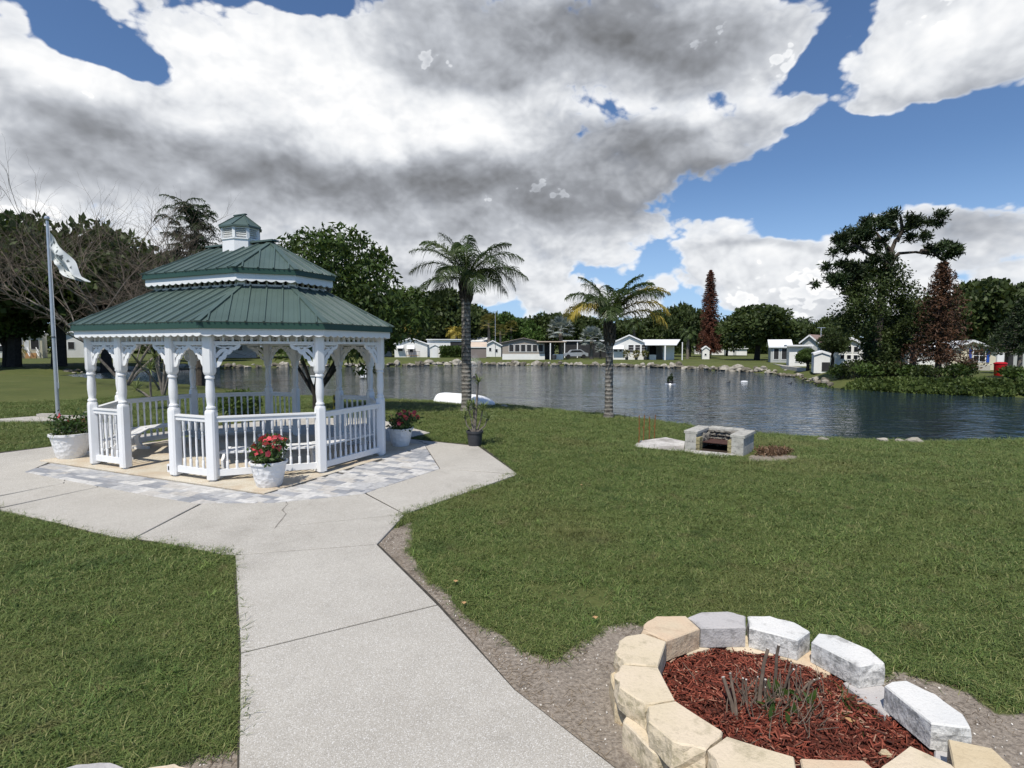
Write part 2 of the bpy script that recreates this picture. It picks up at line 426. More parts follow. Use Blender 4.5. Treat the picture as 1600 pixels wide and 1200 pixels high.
# paved outline (walk and patio), used to keep grass off it
P0 = lambda x, y: on_plane(x, y, 0.)
PAVE = [(-9.71, 10.05), (-9.29, 10.75)]   # left branch, back edge
pave_poly = [(-12.5, 8.9), (-9.9, 10.1), (-9.2, 11.0), (-8.3, 12.6), (-6.3, 15.2), (-3.9, 15.3), (-1.9, 12.6), (-2.24, 11.82), (-.62, 10.98), (.07, 8.63), (-1.31, 6.48), (-1.36, 5.42),
             (-.57, 4.13), (.02, 3.05), (.5, 2.45), (.95, 1.4), (1.2, -2.), (-1.15, -2.), (-1.2, 1.2), (-1.3, 2.45), (-1.79, 3.45), (-2.44, 4.66), (-2.66, 5.15), (-3.44, 5.4),
             (-4.25, 5.62), (-5.13, 6.04), (-6.31, 6.6), (-9.0, 7.6), (-13., 8.2)]
PAVEN = np.array(pave_poly)
dirt_px = [(560, 862), (600, 838), (646, 812), (640, 860), (668, 905), (700, 925), (730, 962), (780, 990), (830, 1018), (870, 1035), (905, 1000), (940, 980), (985, 970), (1030, 985), (1080, 1060), (1330, 1090), (1395, 1045),
           (1440, 1058), (1520, 1085), (1560, 1120), (1640, 1110), (1800, 1300), (1700, 1700), (860, 1700), (880, 1180)]
DIRT = np.array([on_plane(x, y, 0.) for x, y in dirt_px])
dirt2 = np.array([on_plane(x, y, 0.) for x, y in [(1170, 702), (1245, 704), (1250, 712), (1200, 717), (1168, 715)]])
dirt3 = np.array([on_plane(x, y, 0.) for x, y in [(240, 1215), (300, 1178), (376, 1172), (378, 1215), (370, 1300), (60, 1300), (90, 1200)]])
def soil(P):
    """1 in bare soil, 0 in grass, soft and ragged"""
    P = np.atleast_2d(P); out = np.zeros(len(P))
    for pl, w in ((DIRT, .16), (dirt2, .2), (dirt3, .1)):
        d, _ = poly_dist(P, pl, np.roll(pl, -1, 0)); ins = poly_in(P, pl)
        out = np.maximum(out, np.clip(.5+np.where(ins, d, -d)/w, 0, 1))
    # a thin worn strip along the walk
    d, _ = poly_dist(P, PAVEN, np.roll(PAVEN, -1, 0)); out = np.maximum(out, np.clip(.55-d/.10, 0, 1)*.8)
    return out

def build_ground():
    rs = [0.]; r = .5
    while r < 3500: rs.append(r); r *= 1.045 if r > 4 else 1.03
    az = []
    a = -PI
    while a < PI-1e-6:
        az.append(a); a += R(.75) if abs(a) < R(52) else R(3)
    na = len(az); P = [(0, 0)]
    for r in rs[1:]:
        for a in az: P.append((r*math.sin(a), r*math.cos(a)))
    P = np.array(P); z = height(P)
    me = bpy.data.meshes.new('ground'); V = np.column_stack([P, z])
    f = [(0, 1+(j+1) % na, 1+j) for j in range(na)]
    for i in range(len(rs)-2):
        b = 1+i*na
        for j in range(na): f.append((b+j, b+(j+1) % na, b+na+(j+1) % na, b+na+j))
    me.from_pydata(V.tolist(), [], f)
    at_ = me.attributes.new('soil', 'FLOAT', 'POINT'); at_.data.foreach_set('value', soil(P).astype(np.float32))
    me.polygons.foreach_set('use_smooth', [True]*len(me.polygons))
    # ensure upward normals
    me.update()
    if me.polygons[50].normal.z < 0: me.flip_normals()
    m, t, b = base_mat('lawn', .9, .15); v = world_pos(t)
    n1 = t.noise(v, .35, 5, .6); n2 = t.noise(v, 3.5, 6, .7); n3 = t.noise(v, 38, 4, .7); n4 = t.noise(v, 1.1, 4, .6)
    g = t.mix(t.rng(n1, .35, .65), (.074, .096, .025), (.118, .135, .040))
    g = t.mix(t.rng(n2, .3, .75), t.mix(.5, g, (.045, .062, .02)), g)
    g = t.mix(t.rng(n3, .35, .7, 0, .65), g, (.115, .125, .048))
    g = t.mix(t.rng(n4, .56, .74, 0, .5), g, (.14, .115, .055))
    so = t.mix(t.rng(n3, .3, .7), (.19, .16, .13), (.37, .32, .265))
    so = t.mix(t.rng(t.vor(v, 60), .0, .16, .9, 0.), so, (.62, .60, .56))
    so = t.mix(t.rng(n2, .5, .7, 0, .6), so, (.10, .085, .07))
    a = t.new('ShaderNodeAttribute'); a.attribute_name = 'soil'
    k = t.rng(t.m('ADD', a.outputs['Fac'], t.m('MULTIPLY', t.m('SUBTRACT', n2, .5), .9)), .42, .58)
    t.l.new(t.mix(k, g, so), b.inputs['Base Color'])
    bump(t, b, t.m('ADD', n3, t.m('MULTIPLY', n2, 1.)), .7, .03)
    me.materials.append(m)
    o = bpy.data.objects.new('ground', me); link(o); tag(o, 'green lawn around the pond with worn sandy soil by the walk', None, kind='structure')
build_ground()

def build_water():
    xs = POND; me = bpy.data.meshes.new('pond'); x0, y0 = POND.min(0)-6; x1, y1 = POND.max(0)+6
    mb = MB(); mb.add([(x0, y0, WATER), (x1, y0, WATER), (x1, y1, WATER), (x0, y1, WATER)], [(0, 1, 2, 3)])
    m, t, b = base_mat('pond_water', .06, .5); v = world_pos(t)
    b.inputs['Base Color'].default_value = (.016, .030, .042, 1); b.inputs['IOR'].default_value = 1.333
    mp = t.new('ShaderNodeMapping'); mp.inputs['Scale'].default_value = (1, 2.0, 1); mp.inputs['Rotation'].default_value = (0, 0, R(14)); t.l.new(v, mp.inputs[0])
    w1 = t.noise(mp.outputs[0], 1.5, 3, .55, .8); w2 = t.noise(mp.outputs[0], .45, 2, .5, .4); w3 = t.noise(v, 5, 2, .5, .3)
    h = t.m('ADD', t.m('MULTIPLY', w1, 1.), t.m('ADD', t.m('MULTIPLY', w2, 1.2), t.m('MULTIPLY', w3, .12)))
    calm = t.rng(t.noise(v, .09, 3, .5), .38, .62, .45, 1.)
    bump(t, b, t.m('MULTIPLY', h, calm), .8, .11)
    o = mb.build('pond', m); tag(o, 'rippled grey blue pond water', None, kind='structure')
build_water()

# ------------------------------------------------------------------ concrete walk and patio
GC = Vector((-4.9826, 10.1809)); GR = -.41559
SL, SS = 2.8674, 1.50725          # long side, short side of the stretched octagon
GE = SL/2; GA = SS/math.sqrt(2); GW = GA+SS/2; T8 = math.tan(PI/8)
def gloc(x, y):
    c, s = math.cos(GR), math.sin(GR); return (GC.x+c*x-s*y, GC.y+s*x+c*y)
def clip_poly(poly, a, b):
    """keep the part left of a->b"""
    out = []; ax, ay = a; bx, by = b
    f = lambda p: (bx-ax)*(p[1]-ay)-(by-ay)*(p[0]-ax)
    for i in range(len(poly)):
        p, q = poly[i], poly[(i+1) % len(poly)]; fp, fq = f(p), f(q)
        if fp >= 0: out.append(p)
        if (fp > 0 > fq) or (fp < 0 < fq):
            t = fp/(fp-fq); out.append((p[0]+(q[0]-p[0])*t, p[1]+(q[1]-p[1])*t))
    return out
def inset(poly, d):
    n = len(poly); ar = sum(poly[i][0]*poly[(i+1) % n][1]-poly[(i+1) % n][0]*poly[i][1] for i in range(n))
    if ar < 0: poly = poly[::-1]
    out = []
    for i in range(n):
        p0, p1, p2 = Vector(poly[i-1]), Vector(poly[i]), Vector(poly[(i+1) % n])
        e1 = (p1-p0); e2 = (p2-p1)
        if e1.length < 1e-5 or e2.length < 1e-5: continue
        e1.normalize(); e2.normalize()
        n1 = Vector((-e1.y, e1.x)); n2 = Vector((-e2.y, e2.x)); k = max(.35, 1+n1.dot(n2))
        q = p1+(n1+n2)/k*d; out.append((q.x, q.y))
    return out

def concrete_mat(name, c1, c2, speck, scale=60, stain=(.40, .33, .22), stain_amt=.0):
    m, t, b = base_mat(name, .85, .2); v = world_pos(t)
    n1 = t.noise(v, .8, 6, .65); n2 = t.noise(v, scale, 3, .7); n3 = t.noise(v, 6, 5, .7)
    col = t.mix(t.rng(n1, .3, .7), c1, c2)
    col = t.mix(t.rng(n3, .5, .75, 0, .35), col, tuple(x*.75 for x in c1))
    col = t.mix(t.rng(n2, .36, .48, .7, 0), col, speck)
    col = t.mix(t.rng(t.noise(t.vm('ADD', v, (3, 7, 1)), scale*1.1, 3, .7), .53, .64, 0, .8), col, (.74, .73, .70))
    col = t.mix(t.rng(t.noise(v, .45, 6, .7), .5, .7, 0, .38), col, tuple(x*.62 for x in c1))
    if stain_amt: col = t.mix(t.rng(t.noise(v, 1.7, 5, .7), .42, .62, 0, stain_amt), col, stain)
    # hairline cracks and dark mottling
    ve = t.new('ShaderNodeTexVoronoi', feature='DISTANCE_TO_EDGE'); ve.inputs['Scale'].default_value = .55
    t.l.new(t.vm('ADD', v, t.vm('MULTIPLY', (.5, .5, .5), v)), ve.inputs['Vector'])
    t.l.new(col, b.inputs['Base Color']); bump(t, b, n2, .35, .004)
    return m
M['concrete'] = concrete_mat('exposed_aggregate_concrete', (.385, .36, .315), (.455, .43, .38), (.23, .215, .19), 150)
M['slab'] = concrete_mat('smooth_tan_concrete', (.50, .44, .33), (.58, .53, .43), (.42, .37, .28), 90, (.38, .24, .12), .35)
M['joint'] = simple('dark_joint', (.055, .050, .042), .95, .3, 12)

def build_walk():
    mb = MB(); mb.add([(x, y, .010) for x, y in pave_poly], [tuple(range(len(pave_poly)))])
    me = mb.mesh('footpath', M['joint']);
    if me.polygons[0].normal.z < 0: me.flip_normals()
    root = obj('footpath', me); tag(root, 'pale concrete walk and patio round the gazebo', None, kind='structure')
    W = lambda pts: [on_plane(x, y, .022) for x, y in pts]
    back = [(-2.24, 11.9), (-1.9, 12.6), (-3.9, 15.3), (-6.3, 15.2), (-8.3, 12.6)]
    panels = [
        W([(374, 1020), (685, 944)]) + [(.02, 3.05), (.5, 2.45), (.95, 1.4), (1.2, -2.), (-1.15, -2.), (-1.2, 1.2), (-1.3, 2.45)],
        W([(366, 867), (590, 850), (685, 944), (374, 1020)]),
        W([(215, 841), (400, 826), (627, 804), (633, 804), (590, 850), (366, 867), (345, 866), (270, 850)]),
        W([(205, 843), (322, 783), (430, 779), (562, 766), (633, 803), (627, 804), (400, 826), (215, 841)]),
        W([(-150, 818), (0, 794), (152, 761), (156, 755), (322, 782), (205, 843), (170, 837), (90, 817), (0, 796)]),
        W([(-150, 812), (-150, 806), (0, 775), (100, 755), (100, 746), (160, 755), (152, 761), (0, 793)]),
        W([(-250, 750), (0, 708), (85, 697), (110, 700), (95, 714), (50, 734), (104, 750), (100, 755), (0, 774), (-250, 822)]),
        W([(562, 765), (680, 728), (687, 732), (809, 741), (633, 803)]),
        W([(687, 732), (660, 690), (640, 686), (748, 697), (809, 740)]),
        [gloc(2.7, 2.1)] + [(-2.3, 11.86), (-1.9, 12.6), (-3.9, 15.3)] + [gloc(-1, 2.1)],
        [gloc(-1, 2.1), (-3.92, 15.3), (-6.3, 15.2), (-8.3, 12.6), (-9.1, 11.1), gloc(-2.8, 2.1)],
    ]
    for p in panels:
        mb = MB(); mb.prism(inset(p, .010), -.03, .022, .006); mb.build('concrete_slab', M['concrete'], root)
    return root
walk = build_walk()

def build_crack(pts, wdt=.012):
    mb = MB()
    vs = []
    for i, (x, y) in enumerate(pts):
        p = on_plane(x, y, .0235); w = wdt*(.5+random.random())
        vs += [(p[0]-w, p[1], .0235), (p[0]+w, p[1]+.004, .0235)]
    mb.add(vs, [(2*i, 2*i+1, 2*i+3, 2*i+2) for i in range(len(pts)-1)])
    return mb
crk = [(446, 782), (449, 788), (441, 797), (447, 803), (440, 812), (434, 819), (429, 826)]
build_crack(crk, .009).build('crack', simple('crack_stain', (.24, .225, .20), .95, .3, 30), walk)

def build_pavers():
    def inv(px, py):
        x, y = on_plane(px, py, .03); x -= GC.x; y -= GC.y; c, s = math.cos(GR), math.sin(GR); return (c*x+s*y, -s*x+c*y)
    outer = [inv(*p) for p in ((38, 737), (125, 754), (300, 786), (430, 785), (567, 771), (687, 732), (664, 696))] + [(2.0, 2.1), (-2.6, 2.0), (-2.85, -1.2)]
    mb = MB(); o2 = [gloc(*p) for p in outer]; mb.add([(x, y, .0145) for x, y in o2], [tuple(range(len(o2)))])
    me = mb.mesh('paver_band', M['joint']); 
    if me.polygons[0].normal.z < 0: me.flip_normals()
    # the band lies in the patio, so concrete slabs stop at its edge: pavers stand 10 mm proud of them
    root = obj('paver_band', me); tag(root, 'band of mixed grey pavers round the gazebo slab', None, kind='structure')
    cols = [(.50, .49, .47), (.42, .42, .42), (.34, .345, .36), (.27, .28, .30), (.56, .55, .53), (.47, .45, .42)]
    mats = []
    for i, c in enumerate(cols): mats.append(simple('paver_grey_%d' % i, c, .8, .14, 14, dirt=(.24, .23, .22), dirt_amt=.4, bmp=.003))
    y = -2.7; row = 0; cnt = 0
    while y < 2.0:
        h = .105 if row % 3 else .16
        x = -3.0-random.random()*.2
        while x < 4.1:
            w = random.choice([.16, .21, .26, .32])
            rect = [(x, y), (x+w, y), (x+w, y+h), (x, y+h)]
            cx, cy = x+w/2, y+h/2
            if not (abs(cx) < 2.70 and abs(cy) < 2.03):
                p = rect
                for i in range(len(outer)):
                    a, b_ = outer[i], outer[(i+1) % len(outer)]
                    if p: p = clip_poly(p, a, b_)
                if len(p) >= 3:
                    ar = abs(sum(p[i][0]*p[(i+1) % len(p)][1]-p[(i+1) % len(p)][0]*p[i][1] for i in range(len(p))))/2
                    # keep clear of the gazebo slab
                    if ar > .003:
                        q = inset(p, .0035)
                        # pieces lying half under the slab are cut at its edge
                        q = cut_rect(q)
                        if q and len(q) >= 3:
                            m2 = MB(); m2.prism([gloc(*k) for k in q], .012, .030+random.uniform(-.0015, .0015), .004)
                            m2.build('paver', random.choice(mats), root); cnt += 1
            x += w
        y += h; row += 1
def cut_rect(q):
    X, Y = 2.684, 2.024
    cx = sum(p[0] for p in q)/len(q); cy = sum(p[1] for p in q)/len(q)
    if cy < -Y or (abs(cy) <= Y and False): return clip_poly(q, (10, -Y), (-10, -Y)) if False else clip_poly(q, (10, -Y), (-10, -Y))
    if cx > X: return clip_poly(q, (X, 10), (X, -10)) if False else clip_poly(q, (X, 10), (X, -10))
    if cx < -X: return clip_poly(q, (-X, -10), (-X, 10))
    return q
build_pavers()

mb = MB(); mb.prism([gloc(*p) for p in ((-2.68, -2.02), (2.68, -2.02), (2.68, 2.02), (-2.68, 2.02))], -.05, .036, .006)
gs = mb.build('gazebo_slab', M['slab']); tag(gs, 'tan rectangular concrete slab under the white gazebo', None, kind='structure')

# ------------------------------------------------------------------ gazebo
def corners(o):
    e, a, hw, s2 = GE, GA, GW, SS/2
    P = [(-e, -hw), (e, -hw), (e+a, -s2), (e+a, s2), (e, hw), (-e, hw), (-e-a, s2), (-e-a, -s2)]
    D = [(-T8, -1), (T8, -1), (1, -T8), (1, T8), (T8, 1), (-T8, 1), (-1, T8), (-1, -T8)]
    return [Vector((p[0]+d[0]*o, p[1]+d[1]*o)) for p, d in zip(P, D)]
def post_mesh():
    w = .072; t = .050
    prof = [(.048, .036, 0), (.048, .060, 0), (w, .062, 1), (w, 1.03, 1), (w*.93, 1.075, 1), (.056, 1.10, 0), (.066, 1.108, 0), (.066, 1.128, 0), (.056, 1.14, 0), (.050, 1.16, 0), (.057, 1.22, 0),
            (.063, 1.30, 0), (.062, 1.40, 0), (.052, 1.52, 0), (.051, 1.54, 0), (.065, 1.55, 0), (.065, 1.575, 0), (.054, 1.59, 0), (w*.86, 1.61, 1), (w, 1.65, 1), (w, 2.30, 1)]
    mb = MB(); mb.lathe(prof, 16); return mb.mesh('post', M['white'], True)
def baluster_mesh(z0, z1):
    w = .019; h = z1-z0; f = lambda a: z0+h*a
    prof = [(w, f(0), 1), (w, f(.16), 1), (.012, f(.175), 0), (.017, f(.20), 0), (.012, f(.22), 0), (.0165, f(.45), 0), (.0165, f(.6), 0), (.012, f(.74), 0), (.017, f(.76), 0), (.012, f(.785), 0), (w, f(.80), 1), (w, f(1.), 1)]
    mb = MB(); mb.lathe(prof, 8); return mb.mesh('baluster', M['white'], True)
def ribbon(mb, path, w, th, y0=0.):
    """flat strip in the xz plane, width w, thickness th"""
    n = len(path); L = []; Rr = []
    for i, p in enumerate(path):
        a = Vector(path[max(i-1, 0)]); b = Vector(path[min(i+1, n-1)]); d = (b-a).normalized(); nn = Vector((-d.y, d.x))
        ww = w[i] if hasattr(w, '__len__') else w
        L.append(Vector(p)+nn*ww/2); Rr.append(Vector(p)-nn*ww/2)
    vs = []
    for y in (y0-th/2, y0+th/2):
        for i in range(n): vs += [(L[i].x, y, L[i].y), (Rr[i].x, y, Rr[i].y)]
    k = 2*n; fs = []
    for i in range(n-1):
        a = 2*i
        fs += [(a, a+1, a+3, a+2), (k+a, k+a+2, k+a+3, k+a+1), (a, a+2, k+a+2, k+a), (a+1, k+a+1, k+a+3, a+3)]
    fs += [(0, k, k+1, 1), (2*n-2, 2*n-1, k+2*n-1, k+2*n-2)]
    mb.add(vs, fs)
def bracket_mesh(sgn):
    mb = MB(); g = lambda pts: [(sgn*x, z) for x, z in pts]
    arc = [(.012, -.345), (.035, -.32), (.062, -.28), (.078, -.235), (.085, -.215), (.118, -.20), (.138, -.165), (.148, -.138), (.185, -.13), (.215, -.10), (.225, -.075), (.27, -.07), (.315, -.045), (.345, -.015)]
    ribbon(mb, g(arc), [.02, .054, .060, .056, .058, .064, .058, .058, .064, .058, .056, .054, .048, .02], .030)
    ribbon(mb, g([(.345, -.012), (.20, -.010), (.06, -.010), (.013, -.012)]), .022, .034)
    ribbon(mb, g([(.012, -.012), (.011, -.12), (.012, -.24), (.016, -.345)]), .022, .036)
    ribbon(mb, g([(.02, -.20), (.05, -.15), (.09, -.105), (.14, -.085), (.165, -.098), (.16, -.12), (.14, -.125)]), [.03, .050, .054, .052, .044, .034, .02], .026)
    ribbon(mb, g([(.025, -.03), (.08, -.05), (.13, -.052), (.19, -.048), (.24, -.04)]), [.02, .02, .018, .018, .01], .024)
    return mb.mesh('bracket', M['white'])
def build_gazebo():
    G = thing('gazebo', 'white octagonal gazebo with two-tier green metal roof and cupola on a tan slab', 'gazebo', (GC.x, GC.y, 0), GR)
    C0 = corners(0.); names = 'ADEFGHIJ'
    pm = post_mesh(); bm_l, bm_r = bracket_mesh(1), bracket_mesh(-1)
    u = .615
    posts = [(C0[i], math.atan2((C0[i]).y, C0[i].x)) for i in range(8)]
    rots = []
    for i in range(8):
        d1 = (C0[i]-C0[i-1]).normalized(); d2 = (C0[(i+1) % 8]-C0[i]).normalized(); d = (d1+d2).normalized(); rots.append(math.atan2(d.y, d.x))
    for i in range(8): obj('post', pm, G, (C0[i].x, C0[i].y, 0), rots[i])
    for x, y in ((-u, -GW), (u, -GW), (-u, GW), (u, GW)): obj('post', pm, G, (x, y, 0), 0)
    # bays: (start, end, railing?)
    bays = []
    A, D, E_, F_, G_, H_, I_, J_ = C0
    bays += [(A, Vector((-u, -GW)), 1), (Vector((-u, -GW)), Vector((u, -GW)), 0), (Vector((u, -GW)), D, 1), (D, E_, 1), (E_, F_, 1), (F_, G_, 1),
             (G_, Vector((u, GW)), 1), (Vector((u, GW)), Vector((-u, GW)), 0), (Vector((-u, GW)), H_, 1), (H_, I_, 1), (I_, J_, 1), (J_, A, 1)]
    bal = baluster_mesh(.20, .905)
    fsp = MB(); fsp.box((0, 0, 2.165), (.032, .028, .15)); fsp = fsp.mesh('spindle', M['white'])
    for a, b, rail in bays:
        d = (b-a); L = d.length; ang = math.atan2(d.y, d.x); mid = (a+b)/2
        pw = .068
        if rail:
            r = obj('railing', None, G); r = bpy.data.objects[r.name]
            r.location = (a.x, a.y, 0); r.rotation_euler = (0, 0, ang)
            mb = MB(); mb.box((L/2, 0, .935), (L-2*pw, .052, .06)); mb.box((L/2, 0, .978), (L-2*pw, .085, .025)); mb.build('top_rail', M['white'], r)
            mb = MB(); mb.box((L/2, 0, .152), (L-2*pw, .056, .096)); mb.build('bottom_rail', M['white'], r)
            n = max(3, round((L-2*pw)/.128)-1)
            for k in range(n):
                x = pw+(L-2*pw)*(k+1)/(n+1); obj('baluster', bal, r, (x, 0, 0))
        f = obj('frieze', None, G); f.location = (a.x, a.y, 0); f.rotation_euler = (0, 0, ang)
        mb = MB(); mb.box((L/2, 0, 2.072), (L-2*pw, .05, .036)); mb.build('frieze_rail', M['white'], f)
        mb = MB(); mb.box((L/2, 0, 2.262), (L+.02, .09, .045)); mb.build('beam', M['white'], f)
        n = max(3, round((L-2*pw)/.12)-1)
        for k in range(n): obj('spindle', fsp, f, (pw+(L-2*pw)*(k+1)/(n+1), 0, 0))
        o1 = obj('bracket', bm_l, f, (pw, 0, 2.054)); o2 = obj('bracket', bm_r, f, (L-pw, 0, 2.054))
    # roofs
    def tier(name, o_in, z_in, o_out, z_out, step, peak=None):
        root = obj(name, None, G)
        Co = corners(o_out)
        if peak is None: Ci = corners(o_in); top = [Vector((c.x, c.y, z_in)) for c in Ci]
        else:
            px = peak; top = [Vector((s*px, 0, z_in)) for s in (-1, 1, 1, 1, 1, -1, -1, -1)]
        bot = [Vector((c.x, c.y, z_out)) for c in Co]
        for i in range(8):
            j = (i+1) % 8; b0, b1, t1, t0 = bot[i], bot[j], top[j], top[i]
            sx = (b1-b0); Ls = sx.length; sx.normalize()
            mid_t = (t0+t1)/2; v = mid_t-b0; v = v-sx*v.dot(sx); Lt = v.length; ty = v.normalized(); nz = sx.cross(ty)
            to2 = lambda p: ((p-b0).dot(sx), (p-b0).dot(ty))
            poly = [to2(b0), to2(b1), to2(t1)] + ([to2(t0)] if (t0-t1).length > .01 else [])
            to3 = lambda p, h=0.: b0+sx*p[0]+ty*p[1]+nz*h
            n = max(1, round(Ls/step)); st = Ls/n; off = st/2
            cuts = [0]+[off+k*st for k in range(n)]+[Ls]
            for k in range(len(cuts)-1):
                x0, x1 = cuts[k], cuts[k+1]
                q = clip_poly(poly, (x0, 10), (x0, -10)); q = clip_poly(q, (x1, -10), (x1, 10)) if q else q
                if len(q) < 3: continue
                mb = MB(); m_ = len(q)
                vs = [to3(p, 0) for p in q]+[to3(p, .012) for p in q]
                mb.add(vs, [tuple(range(m_))[::-1], tuple(range(m_, 2*m_))]+[(a_, (a_+1) % m_, m_+(a_+1) % m_, m_+a_) for a_ in range(m_)])
                # standing rib at x0, small pencil ribs between
                def rib(xx, w, h):
                    ys = [p[1] for p in clip_poly(clip_poly(poly, (xx-.001, 10), (xx-.001, -10)), (xx+.001, -10), (xx+.001, 10))]
                    if ys and max(ys)-min(ys) > .08:
                        y0, y1 = min(ys)-.012, max(ys)-.02; hb = .010
                        P = [to3((xx-w/2, y0), hb), to3((xx+w/2, y0), hb), to3((xx+w/2, y1), hb), to3((xx-w/2, y1), hb)]
                        w2 = w*.55
                        Q = [to3((xx-w2/2, y0), hb+h), to3((xx+w2/2, y0), hb+h), to3((xx+w2/2, y1), hb+h), to3((xx-w2/2, y1), hb+h)]
                        mb.add(P+Q, [(4, 5, 6, 7), (0, 1, 5, 4), (1, 2, 6, 5), (2, 3, 7, 6), (3, 0, 4, 7)])
                if k > 0: rib(x0, .038, .026)
                if x1-x0 > .15:
                    for q_ in (1/3, 2/3): rib(x0+(x1-x0)*q_, .018, .006)
                mb.build('roof_panel', M['roof_green'], root)
        for i in range(8):
            mb = MB(); d = (top[i]-bot[i]); up = Vector((0, 0, 1))
            mb.bar(bot[i]-d.normalized()*.03+up*.022, top[i]+up*.022, .085, .022)
            mb.build('hip_cap', M['roof_green'], root)
        if peak is not None:
            mb = MB(); mb.bar((-peak-.12, 0, z_in+.035), (peak+.12, 0, z_in+.035), .16, .03); mb.build('ridge_cap', M['roof_green'], root)
        return root
    low = tier('lower_roof', -.92, 3.0, .22, 2.36, .255)
    upr = tier('upper_roof', 0, 3.86, -.72, 3.26, .255, peak=GE-.70)
    # eave trim, scalloped fascia, soffit of each tier
    def eave(parent, o, z, hg, hw_, thick=.03, sc=.155):
        Co = corners(o); Ci = corners(o-.035); Cw = corners(o-.05)
        for i in range(8):
            j = (i+1) % 8
            a, b = Co[i], Co[j]; mb = MB()
            ca, cb = Ci[i], Ci[j]
            mb.add([(a.x, a.y, z-hg), (b.x, b.y, z-hg), (b.x, b.y, z+.004), (a.x, a.y, z+.004), (ca.x, ca.y, z-hg), (cb.x, cb.y, z-hg), (cb.x, cb.y, z+.004), (ca.x, ca.y, z+.004)],
                   [(0, 1, 2, 3), (5, 4, 7, 6), (1, 0, 4, 5), (3, 2, 6, 7)])
            mb.build('eave_trim', M['green_trim'], parent)
            # scalloped board
            a, b = corners(o-.04)[i], corners(o-.04)[j]; d = b-a; L = d.length; d.normalize(); nrm = Vector((d.y, -d.x))
            n = max(2, round(L/sc)); K = 8; lo = []
            for k in range(n*K+1):
                f_ = k/(n*K); ph = (k/K) % 1; zz = z-hg-hw_-.028*abs(math.sin(PI*(k/K)))+.0
                lo.append((f_*L, zz))
            zt = z-hg+.006
            vs = []; m_ = len(lo)
            for th in (0, -.02):
                for x_, z_ in lo:
                    p = a+d*x_+nrm*th; vs += [(p.x, p.y, z_), (p.x, p.y, zt)]
            fs = []
            for k in range(m_-1):
                q = 2*k; fs += [(q, q+2, q+3, q+1), (2*m_+q, 2*m_+q+1, 2*m_+q+3, 2*m_+q+2), (q, 2*m_+q, 2*m_+q+2, q+2)]
            mb = MB(); mb.add(vs, fs); mb.build('scalloped_fascia', M['white'], parent)
    eave(G, .22, 2.355, .085, .085); eave(G, -.72, 3.255, .07, .10)
    # ceilings (white boards under the metal)
    for (oi, zi, oo, zo, pk) in ((-.93, 2.95, .17, 2.315, None), (0, 3.80, -.80, 3.20, GE-.70)):
        Co = corners(oo); mb = MB()
        top = [(c.x, c.y, zi) for c in corners(oi)] if pk is None else [(s*pk, 0, zi) for s in (-1, 1, 1, 1, 1, -1, -1, -1)]
        vs = [(c.x, c.y, zo) for c in Co]+top
        mb.add(vs, [(i, 8+i, 8+(i+1) % 8, (i+1) % 8) for i in range(8)])
        mb.build('ceiling', M['white'], G)
    # clerestory wall between the tiers
    cw = obj('clerestory', None, G); Cw = corners(-.92)
    fs2 = MB(); fs2.box((0, 0, 3.09), (.03, .03, .16)); fs2 = fs2.mesh('slat', M['white'])
    for i in range(8):
        a, b = Cw[i], Cw[(i+1) % 8]; d = b-a; L = d.length; ang = math.atan2(d.y, d.x)
        mb = MB(); m = (a+b)/2; mb.box((m.x, m.y, 3.005), (L, .05, .05), ang); mb.build('clerestory_rail', M['white'], cw)
        mb = MB(); mb.box((a.x, a.y, 3.09), (.13, .06, .21), rots[i]); mb.build('corner_block', M['white'], cw)
        nn = Vector((d.y, -d.x)).normalized(); mb = MB(); mb.box((m.x-nn.x*.06, m.y-nn.y*.06, 3.11), (L*.97, .01, .26), ang); mb.build('slat_backing', M['screen'], cw)  # thin flat dark panel set just behind the slats
        n = max(3, round(L/.125)-1)
        for k in range(n):
            f_ = (k+1)/(n+1); p = a+d*f_; obj('slat', fs2, cw, (p.x, p.y, 0), ang)
    # cupola
    cu = obj('cupola', None, G)
    def oct8(L, s, o=0):
        a = s/math.sqrt(2); hw = a+s/2; e = L/2
        P = [(-e, -hw), (e, -hw), (e+a, -s/2), (e+a, s/2), (e, hw), (-e, hw), (-e-a, s/2), (-e-a, -s/2)]
        D = [(-T8, -1), (T8, -1), (1, -T8), (1, T8), (T8, 1), (-T8, 1), (-1, T8), (-1, -T8)]
        return [(p[0]+d[0]*o, p[1]+d[1]*o) for p, d in zip(P, D)]
    cl, cs = .30, .225
    mb = MB(); mb.prism(oct8(cl, cs), 3.60, 3.94); mb.build('cupola_base', M['white'], cu)
    mb = MB(); mb.prism(oct8(cl, cs, .015), 3.94, 3.965); mb.build('base_moulding', M['white'], cu)
    mb = MB(); mb.prism(oct8(cl, cs, -.05), 3.965, 4.16); mb.build('vent_core', M['screen'], cu)
    oo = oct8(cl, cs, -.012)
    for i in range(8):
        a = Vector(oo[i]); b = Vector(oo[(i+1) % 8]); d = b-a; ang = math.atan2(d.y, d.x); L = d.length; m = (a+b)/2
        mb = MB(); mb.box((a.x, a.y, 4.063), (.05, .05, .195), ang-PI/8); mb.build('cupola_post', M['white'], cu)
        mb = MB(); mb.box((m.x, m.y, 4.145), (L, .03, .032), ang); mb.build('cupola_header', M['white'], cu)
        for k in range(4):
            mb = MB(); mb.box((m.x, m.y, 3.995+k*.036), (L-.05, .036, .010), ang, rx=R(-35)); mb.build('louvre', M['white'], cu)
    eo = oct8(cl, cs, .05); mb = MB(); zt = 4.41
    vs = [(x, y, 4.155) for x, y in eo]+[(x, y, 4.185) for x, y in eo]+[(-.10, 0, zt), (.10, 0, zt)]
    tp = [16, 17, 17, 17, 17, 16, 16, 16]
